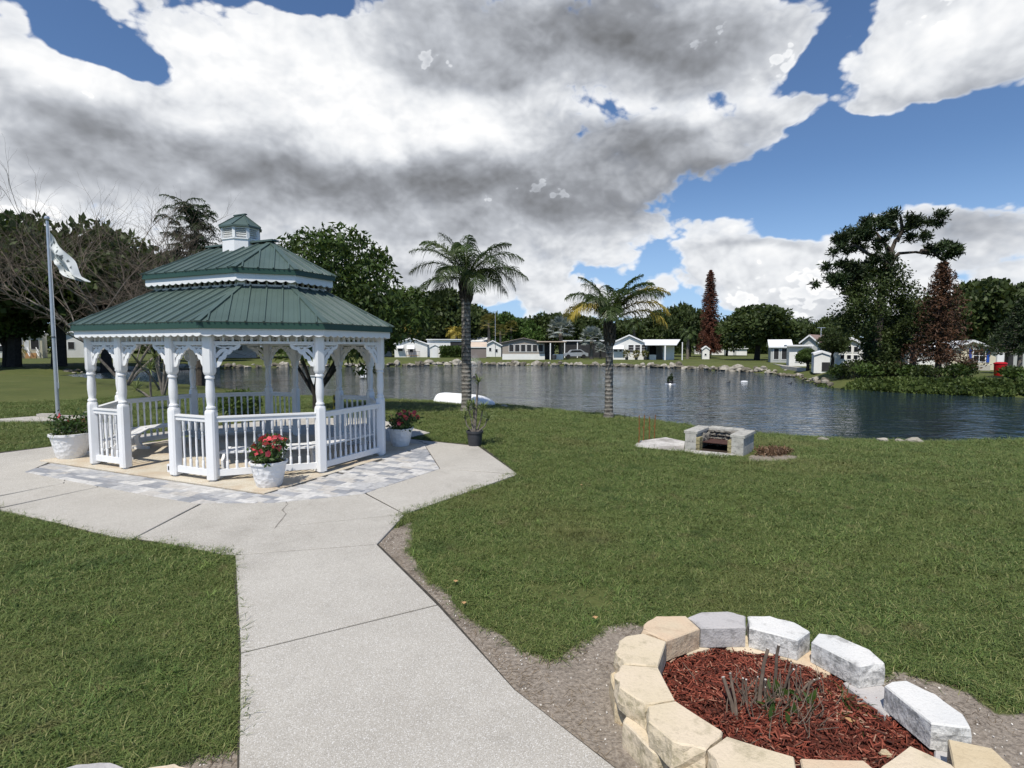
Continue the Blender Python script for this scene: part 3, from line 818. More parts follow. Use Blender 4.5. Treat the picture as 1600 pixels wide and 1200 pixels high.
    fs = [tuple(range(8))[::-1]]+[(i, (i+1) % 8, 8+(i+1) % 8, 8+i) for i in range(8)]
    for i in range(8):
        j = (i+1) % 8
        fs.append((8+i, 8+j, tp[j], tp[i]) if tp[i] != tp[j] else (8+i, 8+j, tp[i]))
    mb.add(vs, fs); mb.build('cupola_roof', M['roof_green'], cu)
    for i in range(8):
        x, y = eo[i]; mb = MB(); mb.bar((x, y, 4.192), (-.10 if tp[i] == 16 else .10, 0, zt+.006), .022, .014); mb.build('cupola_hip', M['roof_green'], cu)
    mb = MB(); mb.bar((-.15, 0, zt+.012), (.15, 0, zt+.012), .05, .02); mb.build('cupola_ridge', M['roof_green'], cu)
    # outlet box on the post right of the entrance
    ob = obj('outlet_box', None, G); ob.location = (u-.095, -GW-.03, 0)
    mb = MB(); mb.box((0, 0, .15), (.075, .05, .125)); mb.build('box_cover', M['white'], ob)
    mb = MB(); mb.box((0, -.027, .155), (.02, .008, .06)); mb.build('socket', M['black'], ob)
    return G
gazebo = build_gazebo()

def build_bench(idx, label, rail_z=.44):
    """bench seat running inside consecutive sides given by corner indices"""
    B = thing('bench', label, 'bench', (GC.x, GC.y, 0), GR, group='curved benches inside the gazebo')
    Co, Ci = corners(-.10), corners(-.50)
    for s in range(len(idx)-1):
        i, j = idx[s], idx[s+1]
        a, b, c, d = Co[i], Co[j], Ci[j], Ci[i]
        for k in range(4):
            f0, f1 = k/4+.012, (k+1)/4-.012
            p = [a.lerp(d, f0), b.lerp(c, f0), b.lerp(c, f1), a.lerp(d, f1)]
            mb = MB(); mb.prism([(q.x, q.y) for q in p], rail_z-.03, rail_z, .004); mb.build('seat_slat', M['white'], B)
    for s in idx:
        a, d = Co[s], Ci[s]; m = a.lerp(d, .5); ang = math.atan2((d-a).y, (d-a).x)
        mb = MB(); ribbon(mb, [(.17, .0), (.05, .03), (-.02, .12), (-.03, .24), (.03, .34), (.16, .40)], [.05, .07, .09, .09, .08, .05], .05)
        ribbon(mb, [(-.17, .022), (.20, .022)], .045, .056)
        o = mb.build('leg', M['white'], B); o.location = (m.x, m.y, .036); o.rotation_euler = (0, 0, ang)
    return B
build_bench([5, 6, 7, 0], 'white slatted bench along the far left rails inside the gazebo')
build_bench([1, 2, 3, 4], 'white slatted bench along the right-hand rails inside the gazebo')

# ------------------------------------------------------------------ leaf and frond builders
def rand_dirs(n, rng, up=0.):
    v = rng.normal(size=(n, 3)); v[:, 2] += up; return v/np.linalg.norm(v, axis=1)[:, None]
def leaf_quads(cent, size, rng, aspect=2.2, up=.0, droop=0.):
    """pointed leaf shapes at centres; each is one 4-gon (kite)"""
    n = len(cent); d = rand_dirs(n, rng, up); d[:, 2] -= droop; d /= np.linalg.norm(d, axis=1)[:, None]
    r = rand_dirs(n, rng); s = np.cross(d, r); s /= np.linalg.norm(s, axis=1)[:, None]+1e-9
    L = size*(.6+.8*rng.random(n))[:, None]; W = L/aspect
    return np.stack([cent, cent+d*L*.45+s*W*.5, cent+d*L, cent+d*L*.45-s*W*.5], 1)
def crown_leaves(rng, n_cl, n_leaf, rx, ry, rz, cl_r, size, aspect=1.6, lower=-.55, up=.5):
    """clusters over an ellipsoid, leaves spread in each: an uneven crown with gaps"""
    cs = rand_dirs(n_cl*3, rng); cs = cs[cs[:, 2] > lower][:n_cl]
    rad = (.55+.45*rng.random(len(cs))**.5)[:, None]
    cs = cs*rad*np.array([rx, ry, rz])
    out = []
    for c in cs:
        r = cl_r*(.6+.8*rng.random()); m = int(n_leaf*(r/cl_r)**2)
        d = rand_dirs(m, rng, .35); q = c+d*np.array([r*1.15, r*1.15, r*.75])*(.45+.55*rng.random(m)**.4)[:, None]
        out.append(q)
    P = np.concatenate(out); return leaf_quads(P, size, rng, aspect, up)
def strip(path, width, updir=None):
    """ribbon of quads along a path (k,3) -> (k-1, 4, 3)"""
    path = np.asarray(path, float); d = np.gradient(path, axis=0)
    up = np.array([0, 0, 1.]) if updir is None else np.asarray(updir, float)
    s = np.cross(d, up); s /= np.linalg.norm(s, axis=1)[:, None]+1e-9
    w = np.asarray(width)[:, None] if np.ndim(width) else width
    a = path+s*w/2; b = path-s*w/2
    return np.stack([a[:-1], b[:-1], b[1:], a[1:]], 1)
def blade_mesh_quads(base, dirs, L, w, rng, curve=.6, seg=3):
    """many curved blades: bases (n,3), unit dirs (n,3)"""
    Q = []
    n = len(base); t = np.linspace(0, 1, seg+1)
    hor = dirs.copy(); hor[:, 2] = 0; hor /= np.linalg.norm(hor, axis=1)[:, None]+1e-9
    side = np.stack([-hor[:, 1], hor[:, 0], np.zeros(n)], 1)
    pts = [base+dirs*(L*tt)[:, None] + np.array([0, 0, -1.])*(curve*L*tt**2)[:, None]*.6 + hor*(curve*L*tt**2)[:, None]*.3 for tt in t]
    ws = [w*(1-tt)**.7+.0004 if tt > 0 else w*.7 for tt in t]
    for i in range(seg):
        a, b = pts[i], pts[i+1]; wa, wb = np.asarray(ws[i])[..., None] if np.ndim(ws[i]) else ws[i], np.asarray(ws[i+1])[..., None] if np.ndim(ws[i+1]) else ws[i+1]
        Q.append(np.stack([a-side*wa/2, a+side*wa/2, b+side*wb/2, b-side*wb/2], 1))
    return np.concatenate(Q)
def mesh_shared(name, polysets, mat):
    return quad_mesh(name, np.concatenate(polysets), mat)

def frond_quads(rng, L, elev, droop, n_leaf=46, leaf_l=.42, leaf_w=.028, az=0., hang=.55, plume=.5):
    k = 14; t = np.linspace(0, 1, k)
    ca, sa = math.cos(az), math.sin(az); p = np.zeros((k, 3)); a = elev; pos = np.zeros(3); p[0] = pos
    for i in range(1, k):
        a = elev-droop*(t[i]**1.35); pos = pos+np.array([ca*math.cos(a), sa*math.cos(a), math.sin(a)])*L/(k-1); p[i] = pos
    Q = [strip(p, np.linspace(.05, .008, k))]
    side0 = np.array([-sa, ca, 0.])
    tt = np.linspace(.10, .99, n_leaf)
    for s in (-1, 1):
        for q in tt:
            f = q*(k-1); i = min(int(f), k-2); b = p[i]+(p[i+1]-p[i])*(f-i); d = p[i+1]-p[i]; d /= np.linalg.norm(d)
            ll = leaf_l*(math.sin(PI*min(1, .12+q*.9))**.6)*(.8+.4*rng.random())
            v = side0*s*(.85+.2*rng.random())+d*(.55+.3*rng.random())+np.array([0, 0, 1.])*(plume*rng.normal()*.55+.1)
            v /= np.linalg.norm(v)
            g = np.array([0, 0, -1.])
            c1 = b+v*ll*.4; c2 = c1+(v+g*hang*.9)*ll*.32; c3 = c2+(v*.6+g*hang*1.9)*ll*.3
            Q.append(strip(np.array([b, c1, c2, c3]), np.array([leaf_w*.7, leaf_w, leaf_w*.8, leaf_w*.12]), updir=np.cross(v, side0*s)+d*.3+np.array([0, 0, .5])))
    return np.concatenate(Q)

# ------------------------------------------------------------------ the two feather palms on the near bank
def palm_trunk(h, r0, r1, mat_name='palm_bark', lean=(0, 0)):
    mb = MB(); pts = []; rad = []
    n = int(h/.09)
    for i in range(n+1):
        t = i/n; z = h*t; pts.append((lean[0]*t*t, lean[1]*t*t, z)); rr = r0+(r1-r0)*t + .05*max(0, 1-z/.35)**2
        rad.append(rr*(1+.035*(i % 2)+.02*math.sin(i*2.3)))
    mb.tube(pts, rad, 14); return mb
def palm_bark_mat():
    m, t, b = base_mat('palm_bark', .9, .2); v = coords(t)
    sep = t.new('ShaderNodeSeparateXYZ'); t.l.new(v, sep.inputs[0])
    n = t.noise(v, 5, 5, .7); ring = t.m('SINE', t.m('ADD', t.m('MULTIPLY', sep.outputs[2], 48), t.m('MULTIPLY', n, 5)))
    col = t.mix(t.rng(n, .3, .7), (.15, .14, .125), (.30, .285, .26))
    col = t.mix(t.rng(ring, .3, .95, 0, .75), col, (.055, .048, .042))
    col = t.mix(t.rng(t.noise(v, 9, 4, .7), .54, .62, 0, .8), col, (.035, .03, .028))
    t.l.new(col, b.inputs['Base Color']); bump(t, b, ring, .5, .012); return m
M['palm_bark'] = palm_bark_mat()
def feather_palm(px, py, label, h, spec, seed, r0, r1, yellow=0):
    rng = np.random.default_rng(seed); p = at(px, py)
    T = thing('feather_palm', label, 'palm tree', p, 0)
    palm_trunk(h, r0, r1).build('trunk', M['palm_bark'], T, True)
    mb = MB()   # old leaf bases under the crown
    for k in range(26):
        a = k*2.4; z = h-.42+.55*k/26
        mb.tube([(math.cos(a)*r1*.8, math.sin(a)*r1*.8, z-.12), (math.cos(a)*(r1+.05), math.sin(a)*(r1+.05), z+.05), (math.cos(a)*(r1+.10), math.sin(a)*(r1+.10), z+.22)], [.05, .045, .012], 5)
    mb.lathe([(r1*.9, h-.5), (r1*1.25, h-.25), (r1*1.3, h+.05), (r1*.6, h+.45), (.03, h+.8)], 10)
    mb.build('boots', M['bark'], T, True)
    for i, (az, el, dr, L, col) in enumerate(spec):
        q = frond_quads(rng, L, el, dr, az=az, hang=.5+.35*rng.random(), leaf_l=.52, leaf_w=.022, n_leaf=84)
        o = obj('frond', quad_mesh('frond', q, M['palm_y'] if col else M['palm']), T, (math.cos(az)*.06, math.sin(az)*.06, h+.15+.2*rng.random()))
    return T
# (azimuth, elevation, droop, length, yellow)   azimuth 0 = to the right, pi = to the left
sp1 = [(PI*1.0, 1.15, 1.5, 2.3, 0), (PI*.93, .75, 1.5, 2.2, 0), (PI*1.08, .30, 1.6, 2.0, 0), (.0, 1.1, 1.7, 2.3, 0), (.15, .72, 1.5, 2.3, 0), (-.12, .55, 1.9, 2.0, 0), (-.3, .95, 2.2, 2.0, 0), (.35, 1.2, 1.2, 2.1, 0),
       (PI*.5, 1.45, 1.0, 2.2, 0), (PI*.65, 1.25, 1.3, 2.1, 0), (PI*1.25, 1.15, 1.5, 2.2, 0), (PI*1.5, 1.2, 1.9, 2.1, 0), (PI*1.7, 1.05, 2.0, 2.2, 0), (PI*1.38, .75, 1.9, 2.0, 0), (PI*.8, 1.4, .9, 2.2, 0), (PI*.3, .8, 1.6, 2.0, 0), (PI*.75, .5, 1.8, 1.9, 0), (PI*1.6, .5, 1.9, 1.9, 0), (PI*1.85, .2, 1.3, 1.7, 0)]
feather_palm(729, 642, 'tall green feather palm on the near bank right of the gazebo', 4.1, sp1, 3, .17, .14)
sp2 = [(PI*1.02, 1.35, 1.9, 1.9, 0), (PI*.9, 1.15, 2.2, 1.9, 1), (PI*1.15, .9, 2.1, 1.8, 1), (.0, 1.25, 1.8, 2.2, 0), (.12, 1.1, 1.6, 2.4, 1), (-.2, .95, 1.9, 2.2, 1), (.3, 1.35, 1.5, 2.2, 0), (PI*.5, 1.5, 1.2, 1.8, 0),
       (PI*1.3, 1.3, 1.9, 1.8, 0), (PI*1.6, 1.4, 1.8, 1.8, 0), (PI*1.8, 1.25, 1.9, 2.0, 0), (PI*1.45, .9, 2.2, 1.6, 0), (PI*.75, 1.45, 1.3, 1.8, 0), (PI*1.9, .75, 1.9, 2.1, 1), (PI*.98, 1.5, 1.2, 1.8, 0), (.05, 1.5, 1.2, 1.9, 0)]
feather_palm(951, 653, 'shorter yellowing feather palm standing alone on the near bank', 2.85, sp2, 5, .135, .105)

# ------------------------------------------------------------------ planters by the gazebo
def pot_mat():
    m, t, b = base_mat('white_embossed_pot', .45, .4); v = coords(t)
    vo = t.vor(v, 16); n = t.noise(v, 3, 4, .6)
    t.l.new(t.mix(t.rng(n, .5, .75, 0, .3), (.82, .82, .82), (.68, .67, .64)), b.inputs['Base Color']); bump(t, b, vo, .6, .02); return m
M['pot'] = pot_mat()
M['soil'] = simple('potting_soil', (.035, .025, .018), .95, .3, 30)
def flower_pot(px, py, r, label):
    p = at(px, py); T = thing('flower_pot', label, 'planter', (p.x, p.y, .036 if True else p.z), random.random())
    h = r*1.45
    prof = [(r*.66, 0), (r*.70, .02), (r*.80, h*.3), (r*.90, h*.65), (r*.98, h*.90), (r*1.05, h*.92), (r*1.06, h), (r*.98, h+.004), (r*.93, h*.95)]
    mb = MB(); mb.lathe(prof, 36); 
    mb.build('pot', M['pot'], T, True)
    mb = MB(); mb.lathe([(r*.945, h*.90), (r*.93, h*.953)], 24); mb.build('soil', M['soil'], T)
    return T, h
def flowering_plant(T, r, h, label, seed, n_fl, spread=1.15, height=.30, grassy=0, offs=(0, 0), dead=0):
    rng = np.random.default_rng(seed); L = T.location
    P = thing('flowering_plant', label, 'plant', (L.x, L.y, L.z+h*.95), 0)
    mb = MB(); tips = []
    for k in range(16):
        a = rng.random()*6.28; rr = r*spread*(.3+.7*rng.random()); z = height*(.35+.65*rng.random())
        mb.tube([(0.3*rr*math.cos(a), .3*rr*math.sin(a), 0), (.7*rr*math.cos(a)+offs[0]*.5, .7*rr*math.sin(a)+offs[1]*.5, z*.7), (rr*math.cos(a)+offs[0], rr*math.sin(a)+offs[1], z)], [.006, .005, .003], 4)
        tips.append((rr*math.cos(a)+offs[0], rr*math.sin(a)+offs[1], z))
    mb.build('stems', M['bark_pale'], P)
    C = []
    for t_ in tips:
        m = 34; C.append(np.array(t_)*np.array([1, 1, 1])+rng.normal(size=(m, 3))*np.array([.07, .07, .05])-np.array([t_[0]*.25, t_[1]*.25, .03])*rng.random((m, 1)))
    m = 260; d = rand_dirs(m, rng, .4); C.append(d*np.array([r*.9, r*.9, height*.55])*(.5+.5*rng.random((m, 1)))+np.array([0, 0, .05]))
    C = np.concatenate(C); C[:, 2] = np.maximum(C[:, 2], -.03)
    obj('foliage', quad_mesh('foliage', leaf_quads(C, .065, rng, 2.2, .25), M['plantleaf']), P)
    # one flower: five round petals, shared mesh
    fl = []
    for k in range(5):
        a = k*2*PI/5; c, s_ = math.cos(a), math.sin(a); w = .020; l = .036
        fl.append([(0, 0, 0), (c*l*.6-s_*w, s_*l*.6+c*w, .012), (c*l, s_*l, .006), (c*l*.6+s_*w, s_*l*.6-c*w, .012)])
    fm = quad_mesh('flower', fl, M['petal'])
    for k in range(n_fl):
        t_ = tips[k % len(tips)]; o = obj('flower', fm, P)
        o.location = (t_[0]+rng.normal()*.035, t_[1]+rng.normal()*.035, t_[2]+.035+rng.random()*.06)
        o.rotation_euler = (rng.normal()*.7+.5, rng.normal()*.6, rng.random()*6); sc = 1.+rng.random()*.5; o.scale = (sc, sc, sc)
    if grassy:
        n = grassy; base = rng.normal(size=(n, 3))*np.array([r*.4, r*.4, 0]); a = rng.random(n)*6.28; e = .5+rng.random(n)*.8
        dirs = np.stack([np.cos(a)*np.cos(e), np.sin(a)*np.cos(e), np.sin(e)], 1)
        obj('grass_blades', quad_mesh('grass_blades', blade_mesh_quads(base, dirs, .34*(.6+.6*rng.random(n)), .012, rng, 1.1), M['drac']), P)
    return P
T, h = flower_pot(421, 762, .245, 'white embossed pot at the front corner of the gazebo slab'); flowering_plant(T, .245, h, 'red flowering plant in the pot at the front corner of the slab', 11, 34, 1.35, .30, 14)
T, h = flower_pot(112, 717, .30, 'large white bowl pot at the left end of the gazebo slab'); flowering_plant(T, .30, h, 'bushy green plant with few red flowers in the left bowl pot', 12, 7, 1.15, .30, 90, (-.03, 0))
T, h = flower_pot(626, 699, .245, 'white embossed pot at the right end of the gazebo slab'); flowering_plant(T, .245, h, 'red flowering plant leaning right in the pot at the slab\'s right end', 13, 26, 1.2, .28, 20, (.09, .0))
# shrubs seen through the gazebo from behind
def shrub(name, label, px, py, r, hgt, mat, seed, size=.09, n=900, cat='shrub', aspect=2., stems=True, group=None):
    rng = np.random.default_rng(seed); p = at(px, py); P = thing(name, label, cat, p, 0, group)
    d = rand_dirs(n, rng, .25); C = d*np.array([r, r, hgt*.5])*(.35+.65*rng.random((n, 1))**.5)+np.array([0, 0, hgt*.52]); C[:, 2] = np.abs(C[:, 2])
    obj('foliage', quad_mesh('foliage', leaf_quads(C, size, rng, aspect, .4), M[mat]), P)
    if stems:
        mb = MB()
        for k in range(7):
            a = k*.9; mb.tube([(0, 0, -.05), (r*.4*math.cos(a), r*.4*math.sin(a), hgt*.45), (r*.7*math.cos(a), r*.7*math.sin(a), hgt*.8)], [.02, .014, .006], 5)
        mb.build('stems', M['bark'], P)
    return P
P = shrub('red_leaved_shrub', 'dark shrub with a few red blooms behind the gazebo rails', 375, 652, .62, .75, 'bush', 21, .11, 1500)

# ------------------------------------------------------------------ dark pot with a multi-stem dracaena
def dracaena(px, py):
    p = at(px, py); T = thing('nursery_pot', 'charcoal plastic nursery pot on the right corner of the patio', 'planter', (p.x, p.y, .022), 0)
    r, h = .165, .30
    mb = MB(); mb.lathe([(r*.78, 0), (r*.8, .01), (r*.95, h*.85), (r*1.05, h*.86), (r*1.06, h), (r*.95, h+.002), (r*.93, h*.93)], 28); mb.build('pot', M['dark_pot'], T, True)
    mb = MB(); mb.lathe([(r*.93, h*.88), (r*.92, h*.932)], 20); mb.build('soil', M['soil'], T)
    rng = np.random.default_rng(31); P = thing('dracaena', 'striped spiky dracaena with bare stems in the charcoal nursery pot', 'plant', (p.x, p.y, .022+h*.9), 0)
    stems = [((0, 0), (.05, .0, .75), (.07, 0, 1.00), .022), ((-.03, 0), (-.07, .02, .26), (-.13, .0, .48), .016), ((.0, .03), (-.02, .04, .30), (-.02, .02, .52), .02), ((.04, 0), (.12, 0, .24), (.16, 0, .46), .016), ((.05, -.02), (.20, 0, .12), (.26, 0, .28), .014), ((-.05, 0), (-.16, 0, .14), (-.20, 0, .32), .013)]
    for b0, m, e, r_ in stems:
        mb = MB(); mb.tube([(b0[0], b0[1], 0), m, e], [r_*1.2, r_, r_*.8], 7); mb.build('stem', M['bark_pale'], P, True)
        n = 30; a = rng.random(n)*6.28; el = .15+rng.random(n)*1.3; dirs = np.stack([np.cos(a)*np.cos(el), np.sin(a)*np.cos(el), np.sin(el)], 1)
        base = np.tile(np.array(e), (n, 1))+rng.normal(size=(n, 3))*np.array([.008, .008, .03])
        obj('leaf_rosette', quad_mesh('leaf_rosette', blade_mesh_quads(base, dirs, .24*(.7+.5*rng.random(n)), .028, rng, .45), M['drac']), P)
dracaena(742, 697)

# ------------------------------------------------------------------ flagpole, flag and its pad
def flagpole():
    D = 14.6; x = (92-800)/F*D*1.02
    p = at(91, 655); gx, gy, g = p
    T = thing('flagpole', 'tall aluminium flagpole left of the gazebo', 'flagpole', p, 0)
    top = zpix(345, gy)-g
    mb = MB(); mb.tube([(0, 0, 0), (0, 0, top*.5), (0, 0, top)], [.048, .045, .032], 14); mb.build('pole', M['steel'], T, True)
    mb = MB(); mb.lathe([(.06, top*.42-.015), (.06, top*.42+.015)], 14); mb.build('joint_ring', M['dark_pot'], T)
    mb = MB(); mb.lathe([(.0, top-.0), (.05, top+.03), (.065, top+.075), (.05, top+.12), (.0, top+.14)], 12); mb.build('finial', M['steel'], T, True)
    mb = MB(); mb.box((.06, 0, .95), (.03, .02, .16)); mb.build('cleat', M['steel'], T)
    mb = MB(); mb.tube([(.065, 0, .95), (.06, 0, top*.6), (.05, 0, top-.1)], .006, 5); mb.build('halyard', M['white'], T)
    # limp white flag
    k = gy/F
    z0 = zpix(362, gy); z1 = zpix(401, gy)
    FL = thing('flag', 'limp white flag with dark lettering hanging from the flagpole', 'flag', (gx+.05, gy, z0), 0)
    U, V = 26, 16
    outer = [(0, 0), (8, 16), (20, 30), (32, 45), (44, 68), (57, 76)]      # top edge in photo pixels from the hoist
    inner = [(-6, 40), (4, 46), (12, 52), (14, 62), (28, 70), (46, 76)]
    def lerp_path(pp, t):
        f = t*(len(pp)-1); i = min(int(f), len(pp)-2); a, b = pp[i], pp[i+1]; f -= i; return (a[0]+(b[0]-a[0])*f, a[1]+(b[1]-a[1])*f)
    vs = []
    for i in range(U+1):
        t = i/U; a = lerp_path(outer, t); b = lerp_path(inner, t)
        for j in range(V+1):
            s_ = j/V; x_ = (a[0]*(1-s_)+b[0]*s_)*k; z_ = -(a[1]*(1-s_)+b[1]*s_)*k
            y_ = .16*math.sin(s_*9+t*3)*(.3+t)*.7+.05*math.sin(t*14)
            vs.append((x_, y_, z_))
    fs = [(i*(V+1)+j, (i+1)*(V+1)+j, (i+1)*(V+1)+j+1, i*(V+1)+j+1) for i in range(U) for j in range(V)]
    me = bpy.data.meshes.new('flag_cloth'); me.from_pydata(vs, [], fs)
    uv = me.uv_layers.new(name='uv')
    for pl in me.polygons:
        for li in pl.loop_indices:
            vi = me.loops[li].vertex_index; uv.data[li].uv = ((vi//(V+1))/U, 1-(vi % (V+1))/V)
    me.polygons.foreach_set('use_smooth', [True]*len(me.polygons))
    m, t, b = base_mat('flag_cloth', .8, .1); u = coords(t, 'UV')
    sep = t.new('ShaderNodeSeparateXYZ'); t.l.new(u, sep.inputs[0]); ux, uy = sep.outputs[0], sep.outputs[1]
    band = t.m('MULTIPLY', t.rng(uy, .45, .5), t.rng(uy, .85, .8))
    letters = t.rng(t.noise(t.vm('MULTIPLY', u, (13, 3.2, 1)), 1.2, 1, .3), .55, .60)
    lines = t.m('MULTIPLY', t.rng(t.m('SINE', t.m('MULTIPLY', uy, 46)), .55, .8), t.m('MULTIPLY', t.rng(uy, .12, .16), t.rng(uy, .42, .38)))
    lines = t.m('MULTIPLY', lines, t.rng(t.noise(t.vm('MULTIPLY', u, (30, 1, 1)), 1., 1, .3), .42, .5))
    k_ = t.m('MAXIMUM', t.m('MULTIPLY', band, letters), lines)
    k_ = t.m('MULTIPLY', k_, t.m('MULTIPLY', t.rng(ux, .05, .08), t.rng(ux, .95, .9)))
    t.l.new(t.mix(t.m('MULTIPLY', k_, .9), (.74, .77, .76), (.035, .05, .055)), b.inputs['Base Color'])
    tr = t.new('ShaderNodeBsdfTranslucent'); tr.inputs[0].default_value = (.6, .62, .6, 1); mx = t.new('ShaderNodeMixShader'); mx.inputs[0].default_value = .25
    t.l.new(b.outputs[0], mx.inputs[1]); t.l.new(tr.outputs[0], mx.inputs[2]); t.l.new(mx.outputs[0], t.n['Material Output'].inputs[0])
    me.materials.append(m); obj('cloth', me, FL)
    q = at(60, 664); mb = MB(); w = 1.5
    mb.prism([(p.x-1.5, p.y-.55), (p.x+.75, p.y-.75), (p.x+.8, p.y+.35), (p.x-.6, p.y+.5)], -.05, .045, .01)
    o = mb.build('flagpole_pad', M['concrete']); tag(o, 'small flat concrete pad at the foot of the flagpole', 'pad')
    mb = MB(); mb.box((0, 0, .09), (.55, .18, .09)); o = mb.build('kerb_block', M['concrete'], None, loc=(p.x-.3, p.y+.05, 0)); tag(o, 'low concrete block lying on the pad by the flagpole', 'block')
flagpole()

# ------------------------------------------------------------------ upturned boat, shore stones
def boat():
    a = at(691, 628); b = at(771, 634); c = (a+b)/2; L = (b-a).length*1.05; ang = math.atan2(b.y-a.y, b.x-a.x)
    T = thing('upturned_boat', 'white upturned dinghy lying at the water\'s edge behind the palm', 'boat', (c.x, c.y, c.z-.02), ang)
    n = 22; mseg = 10; vs = []; 
    for i in range(n+1):
        t = i/n; x = -L/2+L*t; wd = .56*min(1, (1-t)**.45*1.25) if t > .6 else .56*(.86+.14*min(1, t/.3)); wd = max(wd, .02)
        hh = .40*(1-.62*max(0, (t-.62)/.38)**2.2)
        for j in range(mseg+1):
            th = PI*j/mseg; c_, s_ = math.cos(th), math.sin(th)
            sx = (abs(c_)**.6)*(1 if c_ > 0 else -1); sz = abs(s_)**.45
            vs.append((x+.12*sz*(1 if t < .02 else 0), wd*sx*(1-.18*sz), hh*sz))
    fs = []
    for i in range(n):
        for j in range(mseg):
            q = i*(mseg+1)+j; fs.append((q, q+mseg+1, q+mseg+2, q+1))
    fs.append(tuple(range(mseg+1))); fs.append(tuple(n*(mseg+1)+j for j in range(mseg+1))[::-1])
    mb = MB(); mb.add(vs, fs); mb.build('hull', M['white_roof'], T, True)
    mb = MB()
    for yy, zz in ((0, .40), (.2, .385), (-.2, .385)): mb.tube([(-L/2+.2, yy, zz), (L*.1, yy, zz+.004), (L*.26, yy*.8, zz-.035)], .012, 6)
    mb.build('keel_strips', M['white'], T)
    mb = MB(); mb.tube([(-L/2, .56*.86, .02), (0, .575, .02), (L*.2, .54, .02), (L*.40, .34, .02), (L*.49, .04, .02), (L*.40, -.34, .02), (L*.2, -.54, .02), (0, -.575, .02), (-L/2, -.56*.86, .02)], .022, 6)
    mb.build('gunwale', M['white'], T)
boat()
def rock_mesh(seed, flat=.6):
    rng = np.random.default_rng(seed); import bmesh
    bm = bmesh.new(); bmesh.ops.create_icosphere(bm, subdivisions=2, radius=.5)
    off = rng.random(3)*50
    for v in bm.verts:
        n = noise.noise(Vector(v.co)*1.8+Vector(off)); n2 = noise.noise(Vector(v.co)*4.+Vector(off)); v.co *= 1+.75*n+.22*n2
        v.co.z *= flat
    me = bpy.data.meshes.new('rock'); bm.to_mesh(me); bm.free(); me.materials.append(M['rock']); return me
def rock_mat():
    m, t, b = base_mat('limestone', .9, .2); v = world_pos(t)
    n = t.noise(v, 3, 6, .7); n2 = t.noise(v, .9, 3, .6)
    col = t.mix(t.rng(n, .3, .7), (.24, .22, .18), (.46, .43, .37)); col = t.mix(t.rng(n2, .45, .7, 0, .7), col, (.13, .115, .09))
    t.l.new(col, b.inputs['Base Color']); bump(t, b, n, .6, .05); return m
M['rock'] = rock_mat()
ROCKS = [rock_mesh(100+i, .55+.09*(i % 4)) for i in range(7)]
ROCKS_D = []
for _me in ROCKS:
    _m = _me.copy(); _m.materials.clear(); _m.materials.append(simple('dull_rock', (.15, .135, .105), .9, .3, 4, bmp=.03) if not ROCKS_D else ROCKS_D[0].materials[0]); ROCKS_D.append(_m)
for (px, py, w, lab) in ((787, 636, .38, 'pale stone on the bank right of the upturned boat'), (1284, 688, .3, 'small grey stone at the near water edge'),
                         (1430, 691, .42, 'pale flat stone at the near edge below the hedge bank'), (1405, 690.5, .25, 'smallest pale stone at the near edge below the hedge bank'), (1380, 690, .35, 'dull stone left of the pale flat stones at the near edge')):
    p = at(px, py); o = obj('stone', random.choice(ROCKS), None, (p.x, p.y, p.z+.02)); o.scale = (w, w*.7, w*.6); o.rotation_euler = (0, 0, random.random()*6); tag(o, lab, 'stone')

# ------------------------------------------------------------------ raised bed of retaining blocks in the foreground
def block_mat(name, c, warm, dirtc, amt=.5):
    m, t, b = base_mat(name, .9, .2); v = coords(t); g = t.new('ShaderNodeNewGeometry')
    n = t.noise(v, 9, 6, .7); n2 = t.noise(v, 60, 4, .7); n3 = t.noise(v, 3, 3, .6)
    col = t.mix(t.rng(n3, .35, .65), c, warm); col = t.mix(t.rng(n, .52, .70, 0, amt), col, dirtc)
    sep = t.new('ShaderNodeSeparateXYZ'); t.l.new(g.outputs['Normal'], sep.inputs[0])
    side = t.rng(sep.outputs[2], .5, .1)       # lichen sits on the split sides
    col = t.mix(t.m('MULTIPLY', side, t.rng(t.noise(v, 22, 6, .75), .45, .62, 0, .65)), col, dirtc)
    col = t.mix(t.rng(n2, .3, .5, .25, 0), col, tuple(x*.6 for x in c))
    t.l.new(col, b.inputs['Base Color'])
    bump(t, b, t.m('ADD', n2, t.m('MULTIPLY', n, t.m('MULTIPLY', side, 3.))), .5, .010); return m
M['blk_cream'] = block_mat('cream_block', (.62, .53, .38), (.66, .56, .42), (.26, .23, .14))
M['blk_pink'] = block_mat('pinkish_block', (.62, .47, .33), (.60, .50, .36), (.30, .22, .15), .3)
M['blk_grey'] = block_mat('grey_block', (.40, .39, .385), (.48, .46, .45), (.22, .21, .20), .35)
M['blk_white'] = block_mat('white_block', (.64, .64, .62), (.70, .69, .66), (.12, .12, .115), .55)
M['blk_tan'] = block_mat('tan_block', (.52, .42, .27), (.60, .50, .34), (.25, .17, .10), .45)
TOPZ = .265; MIDZ = .135
